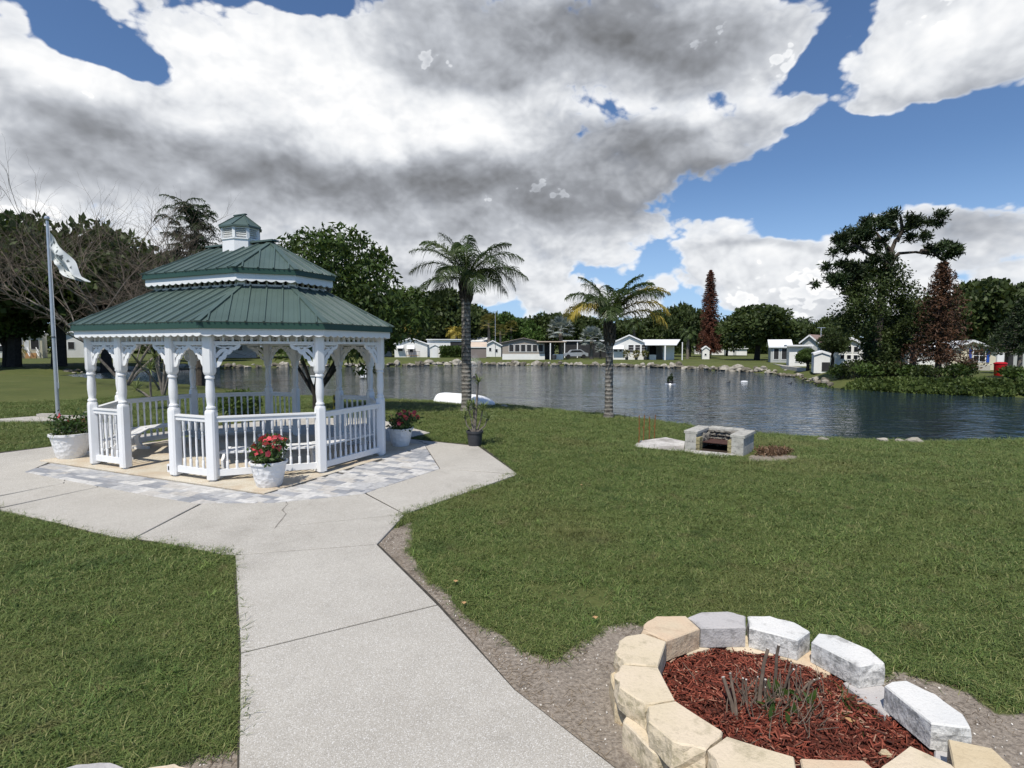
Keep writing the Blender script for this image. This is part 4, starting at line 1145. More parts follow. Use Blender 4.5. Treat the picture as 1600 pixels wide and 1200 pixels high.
tops_px = [
 ([(1002,982),(1006,974),(1025,962),(1072,962),(1094,982),(1042,1001)], 'blk_pink', 'cream pinkish block at the upper left of the ring'),
 ([(961,1017),(970,1000),(977,993),(1005,989),(1042,1002),(1029,1041),(975,1036)], 'blk_cream', None),
 ([(961,1052),(972,1038),(1029,1042),(1055,1092),(1008,1100),(966,1072)], 'blk_cream', None),
 ([(1009,1102),(1055,1094),(1130,1142),(1129,1149),(1102,1169),(1050,1158),(1015,1126)], 'blk_cream', None),
 ([(1105,1170),(1134,1149),(1242,1182),(1246,1205),(1225,1236),(1130,1215)], 'blk_cream', None),
 ([(1249,1184),(1350,1187),(1372,1205),(1362,1245),(1260,1240)], 'blk_pink', None),
 ([(1076,964),(1095,956),(1137,955),(1165,962),(1166,980),(1095,981)], 'blk_grey', None),
 ([(1168,962),(1202,962),(1242,972),(1266,986),(1247,1000),(1170,980)], 'blk_white', None),
 ([(1267,1002),(1278,989),(1307,992),(1360,1015),(1382,1035),(1344,1041)], 'blk_white', None),
 ([(1381,1070),(1392,1064),(1415,1062),(1462,1085),(1507,1117),(1518,1137),(1455,1130)], 'blk_white', None),
]
def subdiv_side(poly, k=2):
    out = []
    for i in range(len(poly)):
        a, b = poly[i], poly[(i+1) % len(poly)]
        for j in range(k): out.append((a[0]+(b[0]-a[0])*j/k, a[1]+(b[1]-a[1])*j/k))
    return out
def rough_block(poly, z0, z1, mat, rough, parent, cen=None):
    """prism whose outer faces are broken stone; rough = world centre of ring (faces away from it are rough)"""
    poly = inset(poly, .0025); n = len(poly)
    P = subdiv_side(poly, 3); m = len(P)
    zs = [z0, z0+(z1-z0)*.33, z0+(z1-z0)*.67, z1-.008, z1]
    vs = []; cx = sum(p[0] for p in poly)/n; cy = sum(p[1] for p in poly)/n
    for k, z in enumerate(zs):
        for x, y in P:
            sc = 1-(.012/.12 if k == len(zs)-1 else 0)
            q = Vector((x, y)); outw = 0
            if cen is not None:
                r = (q-Vector(cen)); d0 = (Vector((cx, cy))-Vector(cen))
                outw = max(0, min(1, (r.length-d0.length)/.06))
            am = outw*.016+.0015
            f = noise.noise(Vector((x*19, y*19, z*23)))*am*(1 if k < 4 else .6)
            c = Vector((cx, cy)); d = (q-c); L = d.length
            q = c+d*(1+(f+outw*.006*math.sin(PI*min(1, (z-z0)/(z1-z0))))/max(L, .01))*(1 if k < 4 else (1-.006/max(L, .01)))
            vs.append((q.x, q.y, z))
    fs = [tuple(range(m))[::-1]]
    for k in range(len(zs)-1):
        for i in range(m): fs.append((k*m+i, k*m+(i+1) % m, (k+1)*m+(i+1) % m, (k+1)*m+i))
    fs.append(tuple((len(zs)-1)*m+i for i in range(m)))
    mb = MB(); mb.add(vs, fs); return mb.build('block', M[mat], parent)
BED = None
def raised_bed():
    global BED
    polys = [[on_plane(x, y, TOPZ) for x, y in t[0]] for t in tops_px]
    allc = [Vector((sum(p[0] for p in q)/len(q), sum(p[1] for p in q)/len(q))) for q in polys]
    cen = Vector((1.36, 2.86))
    BED = thing('raised_bed', 'round raised bed of two courses of cream and white retaining blocks', 'flower bed', (cen.x, cen.y, 0), 0)
    loc = lambda poly: [(x-cen.x, y-cen.y) for x, y in poly]
    for q, t in zip(polys, tops_px):
        rough_block(loc(q), MIDZ+.002, TOPZ, t[1], True, BED, (0, 0))
    # tilted tan block that has slid at the lower right
    mb = MB()
    q = [on_plane(x, y, .27) for x, y in [(1482, 1152), (1552, 1168), (1583, 1194), (1592, 1235), (1500, 1235)]]
    o = rough_block(loc(q), .14, .262, 'blk_tan', True, BED, (0, 0)); o.rotation_euler = (R(2), R(-3), 0); o.location.z = .0
    # lower course: keystone blocks straddling the joints above
    def keystone(c, ang, mat, L=.30, Dp=.20, out=.025, z0=-.03, z1=MIDZ, push=0):
        d = Vector((math.cos(ang), math.sin(ang))); s = Vector((-d.y, d.x))
        c = Vector(c)+d*push
        pts = [(-L*.5, .45), (-L*.36, 1), (L*.36, 1), (L*.5, .45), (L*.40, -1), (-L*.40, -1)]
        poly = [(c.x+s.x*a+d.x*b*Dp/2, c.y+s.y*a+d.y*b*Dp/2) for a, b in pts]
        rough_block(poly, z0, z1, mat, True, BED, (0, 0))
    seq = [0, 1, 2, 3, 4, 5]; 
    ring = [allc[6], allc[0], allc[1], allc[2], allc[3], allc[4], allc[5]]
    mt = ['blk_cream', 'blk_tan', 'blk_tan', 'blk_cream', 'blk_cream', 'blk_cream']
    for i in range(len(ring)-1):
        m = (ring[i]+ring[i+1])/2-cen; keystone(m, math.atan2(m.y, m.x), mt[i], L=.31, push=.035 if i > 0 else .0)
    ring = [allc[6], allc[7], allc[8], allc[9]]
    for i in range(3):
        m = (ring[i]+ring[i+1])/2-cen; nrm = math.atan2(m.y, m.x); t_ = (ring[i+1]-ring[i]); nrm = math.atan2(t_.x, -t_.y)
        if math.cos(nrm-math.atan2(m.y, m.x)) < 0: nrm += PI
        keystone(m, nrm, ['blk_cream', 'blk_pink', 'blk_grey'][i], L=.34, push=-.02)
    m = Vector((2.02, 2.33))-cen; keystone(m, math.atan2(m.y, m.x), 'blk_grey', L=.33)
    # hidden front part of the ring, below the frame
    for a, r_ in ((-66, .80),):
        c = Vector((math.cos(R(a))*r_, math.sin(R(a))*r_)); keystone(c, R(a), 'blk_cream', z1=MIDZ)
        keystone(c*1.0, R(a+6), 'blk_cream', z0=MIDZ+.002, z1=TOPZ)
    for a in (-100, -80):
        c = Vector((math.cos(R(a))*.72, math.sin(R(a))*.72)); keystone(c, R(a), 'blk_cream')
    # mulch and soil
    inner = [on_plane(x, y, TOPZ) for x, y in ((1042,1002),(1094,983),(1166,982),(1246,1001),(1344,1043),(1400,1085),(1455,1130),(1482,1160),(1500,1240),(1360,1250),(1350,1187),(1242,1182),(1132,1145),(1056,1093),(1030,1042))]
    inn = [(x-cen.x, y-cen.y) for x, y in inner]
    wide = [(x*1.12, y*1.12) for x, y in inn]
    mb = MB(); n = len(wide); mb.add([(x, y, .085) for x, y in wide]+[(0, -.05, .125)], [(i, (i+1) % n, n) for i in range(n)])
    me = mb.mesh('bed_soil', simple('mulch_base', (.085, .022, .014), .95, .4, 40, bmp=.01))
    if me.polygons[0].normal.z < 0: me.flip_normals()
    o = obj('bed_soil', me, None, (cen.x, cen.y, 0)); tag(o, 'dark red mulch bed surface inside the block ring', None, kind='structure')
    rng = np.random.default_rng(5); N = 9500
    P = rng.uniform([-.95, -1.0], [.95, .75], (N*2, 2)); P = P[poly_in(P, np.array(wide))][:N]; N = len(P)
    a = rng.random(N)*6.28; L = (.018+.038*rng.random(N)**1.5)*(1+.5*(rng.random(N) > .93)); W = .0035+.0055*rng.random(N); tl = rng.normal(size=N)*.35
    d = np.stack([np.cos(a)*np.cos(tl), np.sin(a)*np.cos(tl), np.sin(tl)], 1); s_ = np.stack([-np.sin(a), np.cos(a), rng.normal(size=N)*.4], 1); s_ /= np.linalg.norm(s_, axis=1)[:, None]
    u = np.cross(d, s_)
    rr = np.hypot(P[:, 0], P[:, 1]+.05); c = np.column_stack([P, .093+.035*np.clip(1-rr/.8, 0, 1)+.022*rng.random(N)])
    A = d*L[:, None]/2; B = s_*W[:, None]/2; Cc = u*(W*.35)[:, None]
    top = np.stack([c-A-B*.5+Cc, c-A+B*.6+Cc, c+A+B*.4+Cc, c+A-B*.6+Cc], 1)
    s1 = np.stack([c-A-B-Cc, c-A-B*.5+Cc, c+A-B*.6+Cc, c+A-B-Cc], 1); s2 = np.stack([c-A+B*.6+Cc, c-A+B-Cc, c+A+B-Cc, c+A+B*.4+Cc], 1)
    m, t, b = base_mat('red_mulch', .75, .25); g = t.new('ShaderNodeNewGeometry')
    col = t.ramp(g.outputs['Random Per Island'], [(0, (.035, .012, .008)), (.35, (.11, .028, .018)), (.7, (.22, .050, .030)), (.93, (.34, .11, .07)), (1, (.40, .28, .2))])
    n_ = t.noise(world_pos(t), 4, 3, .6); col = t.mix(t.rng(n_, .5, .7, 0, .5), col, (.05, .02, .014)); t.l.new(col, b.inputs['Base Color'])
    o = obj('mulch', quad_mesh('mulch', np.concatenate([top, s1, s2]), m), None, (cen.x, cen.y, 0)); tag(o, 'red shredded wood mulch filling the block ring', None, kind='stuff')
    # cut-back shrub
    p = on_plane(1205, 1105, .11)
    SH = thing('cut_shrub', 'cut-back shrub stump of bare grey stems in the red mulch', 'shrub', (p[0], p[1], .10), 0)
    def stem(px0, py0, px1, py1, z1, r, mid=0., back=0.):
        a_ = Vector((*on_plane(px0, py0, .11), .09)); v = ray(px1, py1); k = (p[1]+back)/v.y; e = Vector((0, 0, H))+v*k
        a_ -= Vector((p[0], p[1], .10)); e -= Vector((p[0], p[1], .10))
        mb = MB(); md = a_.lerp(e, .5)+Vector((mid, .0, -.01)); kn = a_.lerp(e, .75)+Vector((mid*.4, .01, .004))
        r *= .6; mb.tube([a_, md, kn, e], [r*1.25, r*.95, r*.9, r*.85], 7); o = mb.build('stem', M['stump'], SH, True)
        mb = MB(); dr = (e-md).normalized(); mb.tube([e, e+dr*.003], [r*.8, r*.78], 7); mb.build('cut_end', M['cut_wood'], SH)
    stem(1185, 1108, 1200, 1014, .3, .017, -.01, .06); stem(1208, 1085, 1217, 1008, .3, .015, 0, .10); stem(1150, 1125, 1130, 1058, .3, .018, .01, .0); stem(1152, 1126, 1141, 1052, .3, .013, .008, .02)
    stem(1196, 1105, 1196, 1062, .2, .012); stem(1168, 1110, 1166, 1062, .2, .011); stem(1163, 1108, 1161, 1060, .2, .009); stem(1225, 1090, 1280, 1060, .2, .012, 0, .1); stem(1230, 1095, 1236, 1036, .25, .008, 0, .1)
    stem(1215, 1085, 1240, 1046, .2, .011, 0, .05); stem(1250, 1100, 1272, 1062, .2, .010, 0, .06); stem(1178, 1108, 1184, 1058, .2, .008); stem(1245, 1090, 1245, 1040, .2, .005, 0, .1); stem(1258, 1090, 1250, 1042, .2, .005, .0, .1)
    stem(1235, 1115, 1232, 1098, .1, .012); stem(1244, 1118, 1242, 1104, .1, .012); stem(1255, 1112, 1259, 1106, .1, .013); stem(1224, 1120, 1222, 1104, .1, .010); stem(1202, 1112, 1196, 1074, .1, .007)
    rng = np.random.default_rng(9)
    mb = MB()
    for k in range(170):
        x = rng.normal()*.12; y = rng.normal()*.10; a_ = Vector((x, y, -.01)); e = a_+Vector((rng.normal()*.05, rng.normal()*.05, .05+.12*rng.random()))
        mb.tube([a_, a_.lerp(e, .5)+Vector((rng.normal()*.012, rng.normal()*.012, 0)), e], [.003, .0025, .0012], 4)
    mb.build('twigs', M['dead_twig'], SH)
    C = rng.normal(size=(26, 3))*np.array([.12, .10, .02])+np.array([.03, -.05, .03]); L_ = leaf_quads(C, .075, rng, 3.2, .7)
    obj('leaves', quad_mesh('leaves', L_, M['plantleaf']), SH)
    for (x, y) in ((1218, 1090), (1205, 1105), (1262, 1103)):
        q = on_plane(x, y, .12); C = np.tile(np.array([q[0]-p[0], q[1]-p[1], .02]), (7, 1)); obj('shoot', quad_mesh('shoot', leaf_quads(C, .085, rng, 2.6, 1.3), M['oak2']), SH)
    # weed at right and fallen leaf, pebble
    q = on_plane(1322, 1105, .11); WD = thing('weed', 'green grassy weed growing from the mulch at the right', 'weed', (q[0], q[1], .10), 0)
    n = 40; az_ = rng.random(n)*6.28; e_ = .3+rng.random(n)*1.1; dr = np.stack([np.cos(az_)*np.cos(e_), np.sin(az_)*np.cos(e_), np.sin(e_)], 1)
    obj('blades', quad_mesh('blades', blade_mesh_quads(rng.normal(size=(n, 3))*np.array([.03, .03, .0]), dr, .12*(.5+rng.random(n)), .005, rng, .9), M['oak2']), WD)
    for (x, y, w, lab, mt_) in ((1328, 1126, .05, 'orange brown fallen leaf on the mulch at the right', 'wood'), (1385, 1180, .055, 'round tan stone on the mulch near the tilted block', 'blk_tan')):
        q = on_plane(x, y, .12); me = random.choice(ROCKS).copy(); me.materials.clear(); me.materials.append(M[mt_]); o = obj('leaf' if 'leaf' in lab else 'stone', me, None, (q[0], q[1], .125)); o.scale = (w, w*.7, w*(.2 if 'leaf' in lab else .8)); tag(o, lab, 'leaf' if 'leaf' in lab else 'stone')
raised_bed()
# second bed at the lower left edge
def second_bed():
    cen = Vector((-1.55, 1.75))
    B = thing('raised_bed', 'second block ring just showing at the bottom left edge left of the walk', 'flower bed', (cen.x, cen.y, 0), 0)
    for px, mt in (([(95, 1202), (118, 1193), (176, 1189), (202, 1201), (190, 1235), (110, 1240)], 'blk_grey'), ([(214, 1203), (232, 1198), (274, 1191), (302, 1201), (310, 1240), (230, 1245)], 'blk_cream'), ([(-10, 1225), (30, 1208), (88, 1206), (100, 1240), (60, 1275), (-10, 1270)], 'blk_white'), ([(316, 1207), (350, 1215), (368, 1240), (345, 1270), (318, 1250)], 'blk_cream')):
        q = [on_plane(x, y, TOPZ-.02) for x, y in px]; rough_block([(x-cen.x, y-cen.y) for x, y in q], MIDZ, TOPZ-.02, mt, True, B, (0, 0)); 
        rough_block([((x-cen.x)*1.01, (y-cen.y)*1.01) for x, y in q], -.03, MIDZ-.002, 'blk_tan', True, B, (0, 0))
second_bed()

# ------------------------------------------------------------------ fire pit of blocks
def fire_pit():
    base = at(1122, 712); a = at(1070, 703); b = at(1161, 713); ux = (b-a); ux.z = 0; W = ux.length; ux.normalize(); ang = math.atan2(ux.y, ux.x)
    T = thing('fire_pit', 'low weathered concrete block fire pit on the lawn by the pond', 'fire pit', (a.x, a.y, a.z), ang)
    def bmat(name, c, soot): 
        m, t, bb = base_mat(name, .95, .1); v = coords(t); n = t.noise(v, 6, 6, .75); n2 = t.noise(v, 14, 4, .7)
        col = t.mix(t.rng(n, .38, .62), c, tuple(x*.75 for x in c)); col = t.mix(t.rng(n2, .55-soot*.4, .75-soot*.4, 0, .9), col, (.035, .033, .032)); t.l.new(col, bb.inputs['Base Color']); bump(t, bb, n2, .5, .01); return m
    M['pit'] = bmat('pit_block', (.46, .45, .41), .05); M['pit_soot'] = bmat('sooty_stone', (.36, .34, .30), .38); M['pit_yellow'] = bmat('firebrick', (.34, .30, .17), .12)
    pw = .22; h = .40
    def blk(c, sz, mt, rz=0, nm='block'):
        mb = MB(); mb.prism([(c[0]+math.cos(rz)*x-math.sin(rz)*y, c[1]+math.sin(rz)*x+math.cos(rz)*y) for x, y in ((-sz[0]/2, -sz[1]/2), (sz[0]/2, -sz[1]/2), (sz[0]/2, sz[1]/2), (-sz[0]/2, sz[1]/2))], c[2]-sz[2]/2, c[2]+sz[2]/2, .008); mb.build(nm, M[mt], T)
    # side walls: two courses and cap
    for x, dep in ((pw/2, .9), (W-pw/2, .85)):
        for z0, hh in ((-.03, .20), (.172, .17)):
            for k in range(2): blk((x, dep*(k+.5)/2, z0+hh/2), (pw, dep/2-.006, hh), 'pit')
        for k in range(2): blk((x, dep*(k+.5)/2, .372), (pw+.05, dep/2-.004, .055), 'pit', nm='cap')
    # back wall, fieldstone inner face in rough pieces
    for k in range(4):
        for z0 in (-.03, .172): blk((pw+(W-2*pw)*(k+.5)/4, .92, z0+.095), ((W-2*pw)/4-.005, .2, .19), 'pit')
        blk((pw+(W-2*pw)*(k+.5)/4, .90, .372), ((W-2*pw)/4-.004, .27, .05), 'pit', nm='cap')
    for k in range(9):
        for r_ in range(5):
            x = pw+.04+(W-2*pw-.08)*(k+(.5 if r_ % 2 else .2))/9; z = .04+r_*.07
            o = obj('fieldstone', ROCKSP[(k+r_) % 3], T, (x, .79+.03*math.sin(k*3+r_), z)); o.scale = (.13, .10, .085); o.rotation_euler = (0, 0, k)
    for x in (pw+.03, W-pw-.03):
        for k in range(4): blk((x, .10, .02+k*.075), (.085, .19, .066), 'pit_yellow', nm='firebrick')
        for k in range(4):
            o = obj('fieldstone', ROCKSP[k % 3], T, (x, .30+.13*k, .2+.03*(k % 2))); o.scale = (.12, .15, .28)
    mb = MB(); mb.box((W/2, .48, .16), (W-2*pw-.1, .5, .014)); mb.build('fire_plate', simple('rusty_steel', (.07, .035, .028), .8, .3, 12), T)
    mb = MB(); mb.box((W/2, .46, .006), (W-2*pw, .8, .012)); mb.build('ash_floor', M['soil'], T)
    # slab at the left
    q = [at(x, y) for x, y in ((988, 698), (1000, 691), (1040, 688), (1070, 694), (1069, 704), (1150, 712), (1128, 716), (1075, 707))]
    mb = MB(); mb.prism([(v.x, v.y) for v in q], a.z-.08, a.z+.035, .01); m = concrete_mat('worn_slab', (.46, .44, .41), (.60, .58, .55), (.30, .28, .26), 30, (.16, .14, .12), .6); o = mb.build('hearth_slab', m); tag(o, 'worn pale concrete slab at the left foot of the fire pit', 'slab')
ROCKSP = []
for k in range(3):
    me = ROCKS[k].copy(); me.materials.clear(); me.materials.append(None); ROCKSP.append(me)
fire_pit_mats = None
def _fix():
    for me in ROCKSP: me.materials[0] = M['pit_soot']
fire_pit(); _fix()
for k, (px, py, h, lab) in enumerate(((998, 694, .62, 'leftmost rusty thin stake left of the fire pit'), (1005, 691, .60, 'second rusty thin stake left of the fire pit'), (1014, 689, .55, 'third rusty thin stake left of the fire pit'), (1022, 688, .58, 'rightmost rusty thin stake left of the fire pit'))):
    p = at(px, py); mb = MB(); mb.tube([(0, 0, -.1), (.01, 0, h*.5), (.0+.02*(k % 2), 0, h)], [.012, .012, .011], 6); mb.box((0, 0, h*.55), (.04, .02, .03)); o = mb.build('stake', simple('rust_%d' % k, (.20, .09, .03), .8, .2, 20), None, loc=(p.x, p.y, p.z)); tag(o, lab, 'stake')
p = at(1165, 668); 
rng = np.random.default_rng(77)

# ------------------------------------------------------------------ grass: real blades where they can be told apart
def grass():
    lib = bpy.data.collections.new('grass_tufts')
    m, t, b = base_mat('grass_blade', .55, .25); g = t.new('ShaderNodeNewGeometry'); oi = t.new('ShaderNodeObjectInfo')
    r = g.outputs['Random Per Island']; P = g.outputs['Position']
    col = t.ramp(r, [(0, (.045, .080, .019)), (.45, (.105, .163, .042)), (.8, (.190, .255, .075)), (.93, (.30, .31, .12)), (1, (.46, .40, .22))])
    n1 = t.noise(P, .9, 5, .7); n2 = t.noise(P, .25, 3, .6); n3 = t.noise(P, 2.6, 4, .7)
    col = t.mix(t.rng(n3, .56, .70, 0, .55), col, (.23, .19, .095)); col = t.mix(t.rng(t.noise(t.vm('ADD', P, (9, 2, 0)), 1.4, 4, .7), .55, .68, 0, .55), col, (.035, .075, .02))
    col = t.mix(t.rng(n1, .40, .68, 0, .5), col, (.155, .185, .055)); col = t.mix(t.rng(n2, .50, .66, 0, .35), col, (.22, .19, .08))
    t.l.new(col, b.inputs['Base Color'])
    tr = t.new('ShaderNodeBsdfTranslucent'); t.l.new(t.mix(.4, col, (.12, .17, .03)), tr.inputs[0]); mx = t.new('ShaderNodeMixShader'); mx.inputs[0].default_value = .25
    t.l.new(b.outputs[0], mx.inputs[1]); t.l.new(tr.outputs[0], mx.inputs[2]); t.l.new(mx.outputs[0], t.n['Material Output'].inputs[0])
    rng = np.random.default_rng(3)
    for k in range(6):
        n = 34; rad = .055; base = np.column_stack([rng.normal(size=(n, 2))*rad*.6, np.zeros(n)-.005]); az = rng.random(n)*6.28; el = .35+rng.random(n)*.95
        dr = np.stack([np.cos(az)*np.cos(el), np.sin(az)*np.cos(el), np.sin(el)], 1)
        q = blade_mesh_quads(base, dr, .036+.052*rng.random(n), .0048, rng, .75, 2)
        o = bpy.data.objects.new('tuft', quad_mesh('tuft', q, m)); lib.objects.link(o)
    def scatter(n, rmin, rmax, azlim, scale, seed, size):
        rg = np.random.default_rng(seed); a = rg.uniform(-azlim, azlim, n); rr = np.sqrt(rg.uniform(rmin**2, rmax**2, n)); 
        return np.column_stack([rr*np.sin(a), rr*np.cos(a)])
    pts = []; scl = []; rg2 = np.random.default_rng(44)
    for n, r0, r1, sc in ((34000, 1.6, 5.5, 1.0), (42000, 5.5, 10, 1.15), (42000, 10, 17, 1.45), (30000, 17, 27, 1.9)):
        P = scatter(int(n*1.3), r0, r1, R(65), sc, int(r0*10), sc)
        s_ = soil(P); nz = np.array([noise.noise(Vector((x*1.7, y*1.7, 0)))*.5+.5*noise.noise(Vector((x*6, y*6, 3))) for x, y in P])
        nq = np.array([noise.noise(Vector((x*.8+7, y*.8, 5))) for x, y in P]); keep = (s_+nz*.85 < .42) & (nq*.9+rg2.random(len(P))*.5 < .72) & ~poly_in(P, PAVEN) & ~poly_in(P, POND) & ~poly_in(P, np.array([gloc(*q) for q in ((-2.7, -2.1), (3.9, -2.2), (3.9, 2), (-2.7, 2.1))]))
        dB = np.hypot(P[:, 0]-1.4, P[:, 1]-2.7); keep &= dB > .80
        q = np.array([tuple(at(x, y))[:2] for x, y in ((988, 700), (1000, 689), (1070, 690), (1100, 662), (1186, 668), (1180, 702), (1164, 716), (1070, 706))]); keep &= ~poly_in(P, q)
        P = P[keep]; nz = nz[keep]; z = height(P); pts.append(np.column_stack([P, z])); scl.append(sc*(.72+.55*rng.random(len(P)))*(1+.28*np.clip(nz*2, -1, 1)))
    V = np.concatenate(pts); sc = np.concatenate(scl)
    me = bpy.data.meshes.new('grass'); me.vertices.add(len(V)); me.vertices.foreach_set('co', V.astype(np.float32).ravel())
    a = me.attributes.new('sc', 'FLOAT', 'POINT'); a.data.foreach_set('value', sc.astype(np.float32))
    a = me.attributes.new('rot', 'FLOAT_VECTOR', 'POINT'); rv = np.column_stack([rng.normal(size=len(V))*.12, rng.normal(size=len(V))*.12, rng.random(len(V))*6.28]); a.data.foreach_set('vector', rv.astype(np.float32).ravel())
    o = bpy.data.objects.new('grass', me); COL.objects.link(o); tag(o, 'short coarse green lawn grass', 'grass', kind='stuff')
    ng = bpy.data.node_groups.new('grass_scatter', 'GeometryNodeTree')
    ng.interface.new_socket('Geometry', in_out='INPUT', socket_type='NodeSocketGeometry'); ng.interface.new_socket('Geometry', in_out='OUTPUT', socket_type='NodeSocketGeometry')
    N = ng.nodes; L = ng.links; gi = N.new('NodeGroupInput'); go = N.new('NodeGroupOutput')
    m2p = N.new('GeometryNodeMeshToPoints'); iop = N.new('GeometryNodeInstanceOnPoints'); ci = N.new('GeometryNodeCollectionInfo'); ci.inputs['Collection'].default_value = lib
    ci.inputs['Separate Children'].default_value = True; ci.inputs['Reset Children'].default_value = True; iop.inputs['Pick Instance'].default_value = True
    at1 = N.new('GeometryNodeInputNamedAttribute'); at1.data_type = 'FLOAT'; at1.inputs['Name'].default_value = 'sc'
    at2 = N.new('GeometryNodeInputNamedAttribute'); at2.data_type = 'FLOAT_VECTOR'; at2.inputs['Name'].default_value = 'rot'
    L.new(gi.outputs[0], m2p.inputs['Mesh']); L.new(m2p.outputs[0], iop.inputs['Points']); L.new(ci.outputs[0], iop.inputs['Instance'])
    L.new(at1.outputs['Attribute'], iop.inputs['Scale']); L.new(at2.outputs['Attribute'], iop.inputs['Rotation']); L.new(iop.outputs[0], go.inputs[0])
    md = o.modifiers.new('scatter', 'NODES'); md.node_group = ng
grass()

# ------------------------------------------------------------------ trees
def far_pt(px, depth): 
    x = (px-800)/F*depth; return Vector((x, depth, gz(x, depth)))
CROWNS = {}
def crown_mesh(kind, v):
    key = (kind, v)
    if key in CROWNS: return CROWNS[key]
    rng = np.random.default_rng(sum(map(ord, kind))+v*17)
    if kind in ('oak', 'oak2', 'bush'):      # unit crown: radius 1, height about 1.5
        q = crown_leaves(rng, 46, 210, .84, .84, .62, .30, .105, 1.5, -.75, .5)
    CROWNS[key] = quad_mesh('crown', q, M[kind]); return CROWNS[key]
def trunk_mesh(rng, h, r, limbs, spread, mat, split=.45):
    mb = MB(); mb.tube([(0, 0, -.2), (.02*h, 0, h*.3), (0, .02*h, h*split), (0.02*h, 0, h*.8)], [r*1.25, r, r*.85, r*.3], 8)
    for k in range(limbs):
        a = k*2*PI/limbs+rng.random(); z0 = h*(split*.75+.2*rng.random()); e = Vector((math.cos(a)*spread, math.sin(a)*spread, h*(.7+.25*rng.random())))
        m = Vector((e.x*.45, e.y*.45, z0+(e.z-z0)*.55)); mb.tube([(0, 0, z0), m, e], [r*.55, r*.35, r*.1], 6)
    return mb
def oak(px, depth, top_py, half_px, label, kind='oak', v=0, base=.22, group='trees beyond the pond', trunk_r=None, cat='tree', name='broadleaf_tree'):
    p = far_pt(px, depth); top = zpix(top_py, depth)-p.z; rx = half_px/F*depth
    T = thing(name, label, cat, p, 0, group); rng = np.random.default_rng(int(px*7+depth) % 9999)
    hz = top*(1-base)/1.45; o = obj('crown', crown_mesh(kind, v % 4), T, (0, 0, top-hz*.80), rng.random()*6.28); o.scale = (rx*1.02, rx*1.02, hz)
    trunk_mesh(rng, top*.8, trunk_r or max(.12, top*.028), 5, rx*.5, None, .4).build('trunk', M['bark_dark'], T, True)
    return T
GL = 'trees beyond the left lawn'
oak(-55, 48, 350, 105, 'dark oak cut off by the left edge of the frame', v=0, group=GL)
oak(22, 50, 338, 100, 'tall dark oak at the far left behind the flagpole', v=1, group=GL, base=.30, trunk_r=.45)
oak(92, 51, 362, 85, 'dark oak whose trunk stands just right of the flagpole', v=2, group=GL, base=.34, trunk_r=.5)
oak(165, 52, 352, 92, 'wide dark oak behind the bare grey tree', v=3, group=GL, base=.25)
oak(245, 66, 385, 80, 'lower dark oak seen left of the gazebo roof', v=0, group=GL, base=.2)
oak(330, 84, 420, 80, 'dark tree hidden mostly behind the gazebo roof', v=1, group=GL, base=.2)
oak(-260, 50, 340, 110, 'second dark oak beyond the left edge of the frame', v=1, group=GL, base=.3, trunk_r=.4)
oak(-400, 54, 360, 110, 'third dark oak far beyond the left edge of the frame', v=2, group=GL, base=.25, trunk_r=.4)
oak(-560, 56, 370, 110, 'outermost dark oak beyond the left edge of the frame', v=0, group=GL, base=.25, trunk_r=.4)
oak(-140, 46, 330, 120, 'dark oak beyond the left edge of the frame', v=3, group=GL, base=.3, trunk_r=.45)
oak(8, 50, 455, 50, 'drooping lower green tree at the far left edge', 'bush', 2, .3, group=GL)
oak(420, 95, 440, 80, 'dark tree behind the middle of the gazebo', v=2, group=GL, base=.12)
oak(560, 100, 448, 65, 'dark tree behind the right end of the gazebo roof', v=3, base=.12)
oak(640, 112, 462, 62, 'dark oak left of the tall feather palm', v=1, base=.08)
oak(697, 118, 452, 58, 'rounded dark oak directly behind the tall feather palm', v=2, base=.08)
oak(752, 122, 482, 34, 'lower dark oak just right of the tall palm trunk', v=3, base=.1)
oak(796, 112, 492, 30, 'bright green tree behind the tan trimmed house', 'oak2', 1, base=.1)
oak(822, 120, 500, 30, 'small mid green tree over the tan house roof', 'oak2', 3, base=.1)
oak(852, 125, 484, 42, 'dark rounded oak right of the bright green tree', v=0, base=.1)
oak(905, 128, 492, 36, 'dark oak behind the silver palms', v=1, base=.1)
oak(985, 118, 498, 34, 'dark tree behind the yellowing palm crown', v=2, base=.1)
oak(1030, 112, 488, 40, 'dark tree behind the white gabled house', v=3, base=.1)
oak(1076, 100, 468, 34, 'taller dark tree left of the dead conifer', v=0, base=.12)
oak(1135, 110, 500, 36, 'dark tree just right of the dead conifer', v=1, base=.1)
oak(1182, 74, 476, 58, 'big dark oak standing on the far lawn right of the dead conifer', v=2, base=.20, trunk_r=.35)
oak(1240, 92, 500, 36, 'dark tree behind the white roofed house at the inlet', v=3, base=.1)
oak(1285, 78, 490, 34, 'dark tree left of the big pine', v=0, base=.1)
oak(1450, 72, 470, 60, 'dark tree filling the gap right of the pine', v=1, base=.1)
oak(1530, 66, 436, 62, 'broad dark oak behind the brown conifer', v=2, base=.15)
oak(1610, 62, 440, 66, 'dark oak at the right edge of the frame', v=3, base=.12)
oak(1690, 60, 450, 70, 'dark oak beyond the right edge', v=0, base=.12)
oak(1300, 46, 515, 22, 'small dark shrubby tree in front of the brown roofed house', v=1, base=.35)
oak(1262, 44, 545, 17, 'thin airy little tree at the water by the white block house', 'bush', 3, .25)
oak(1404, 36, 500, 34, 'leafy dark tree between the pine and the brown conifer', v=3, base=.25)
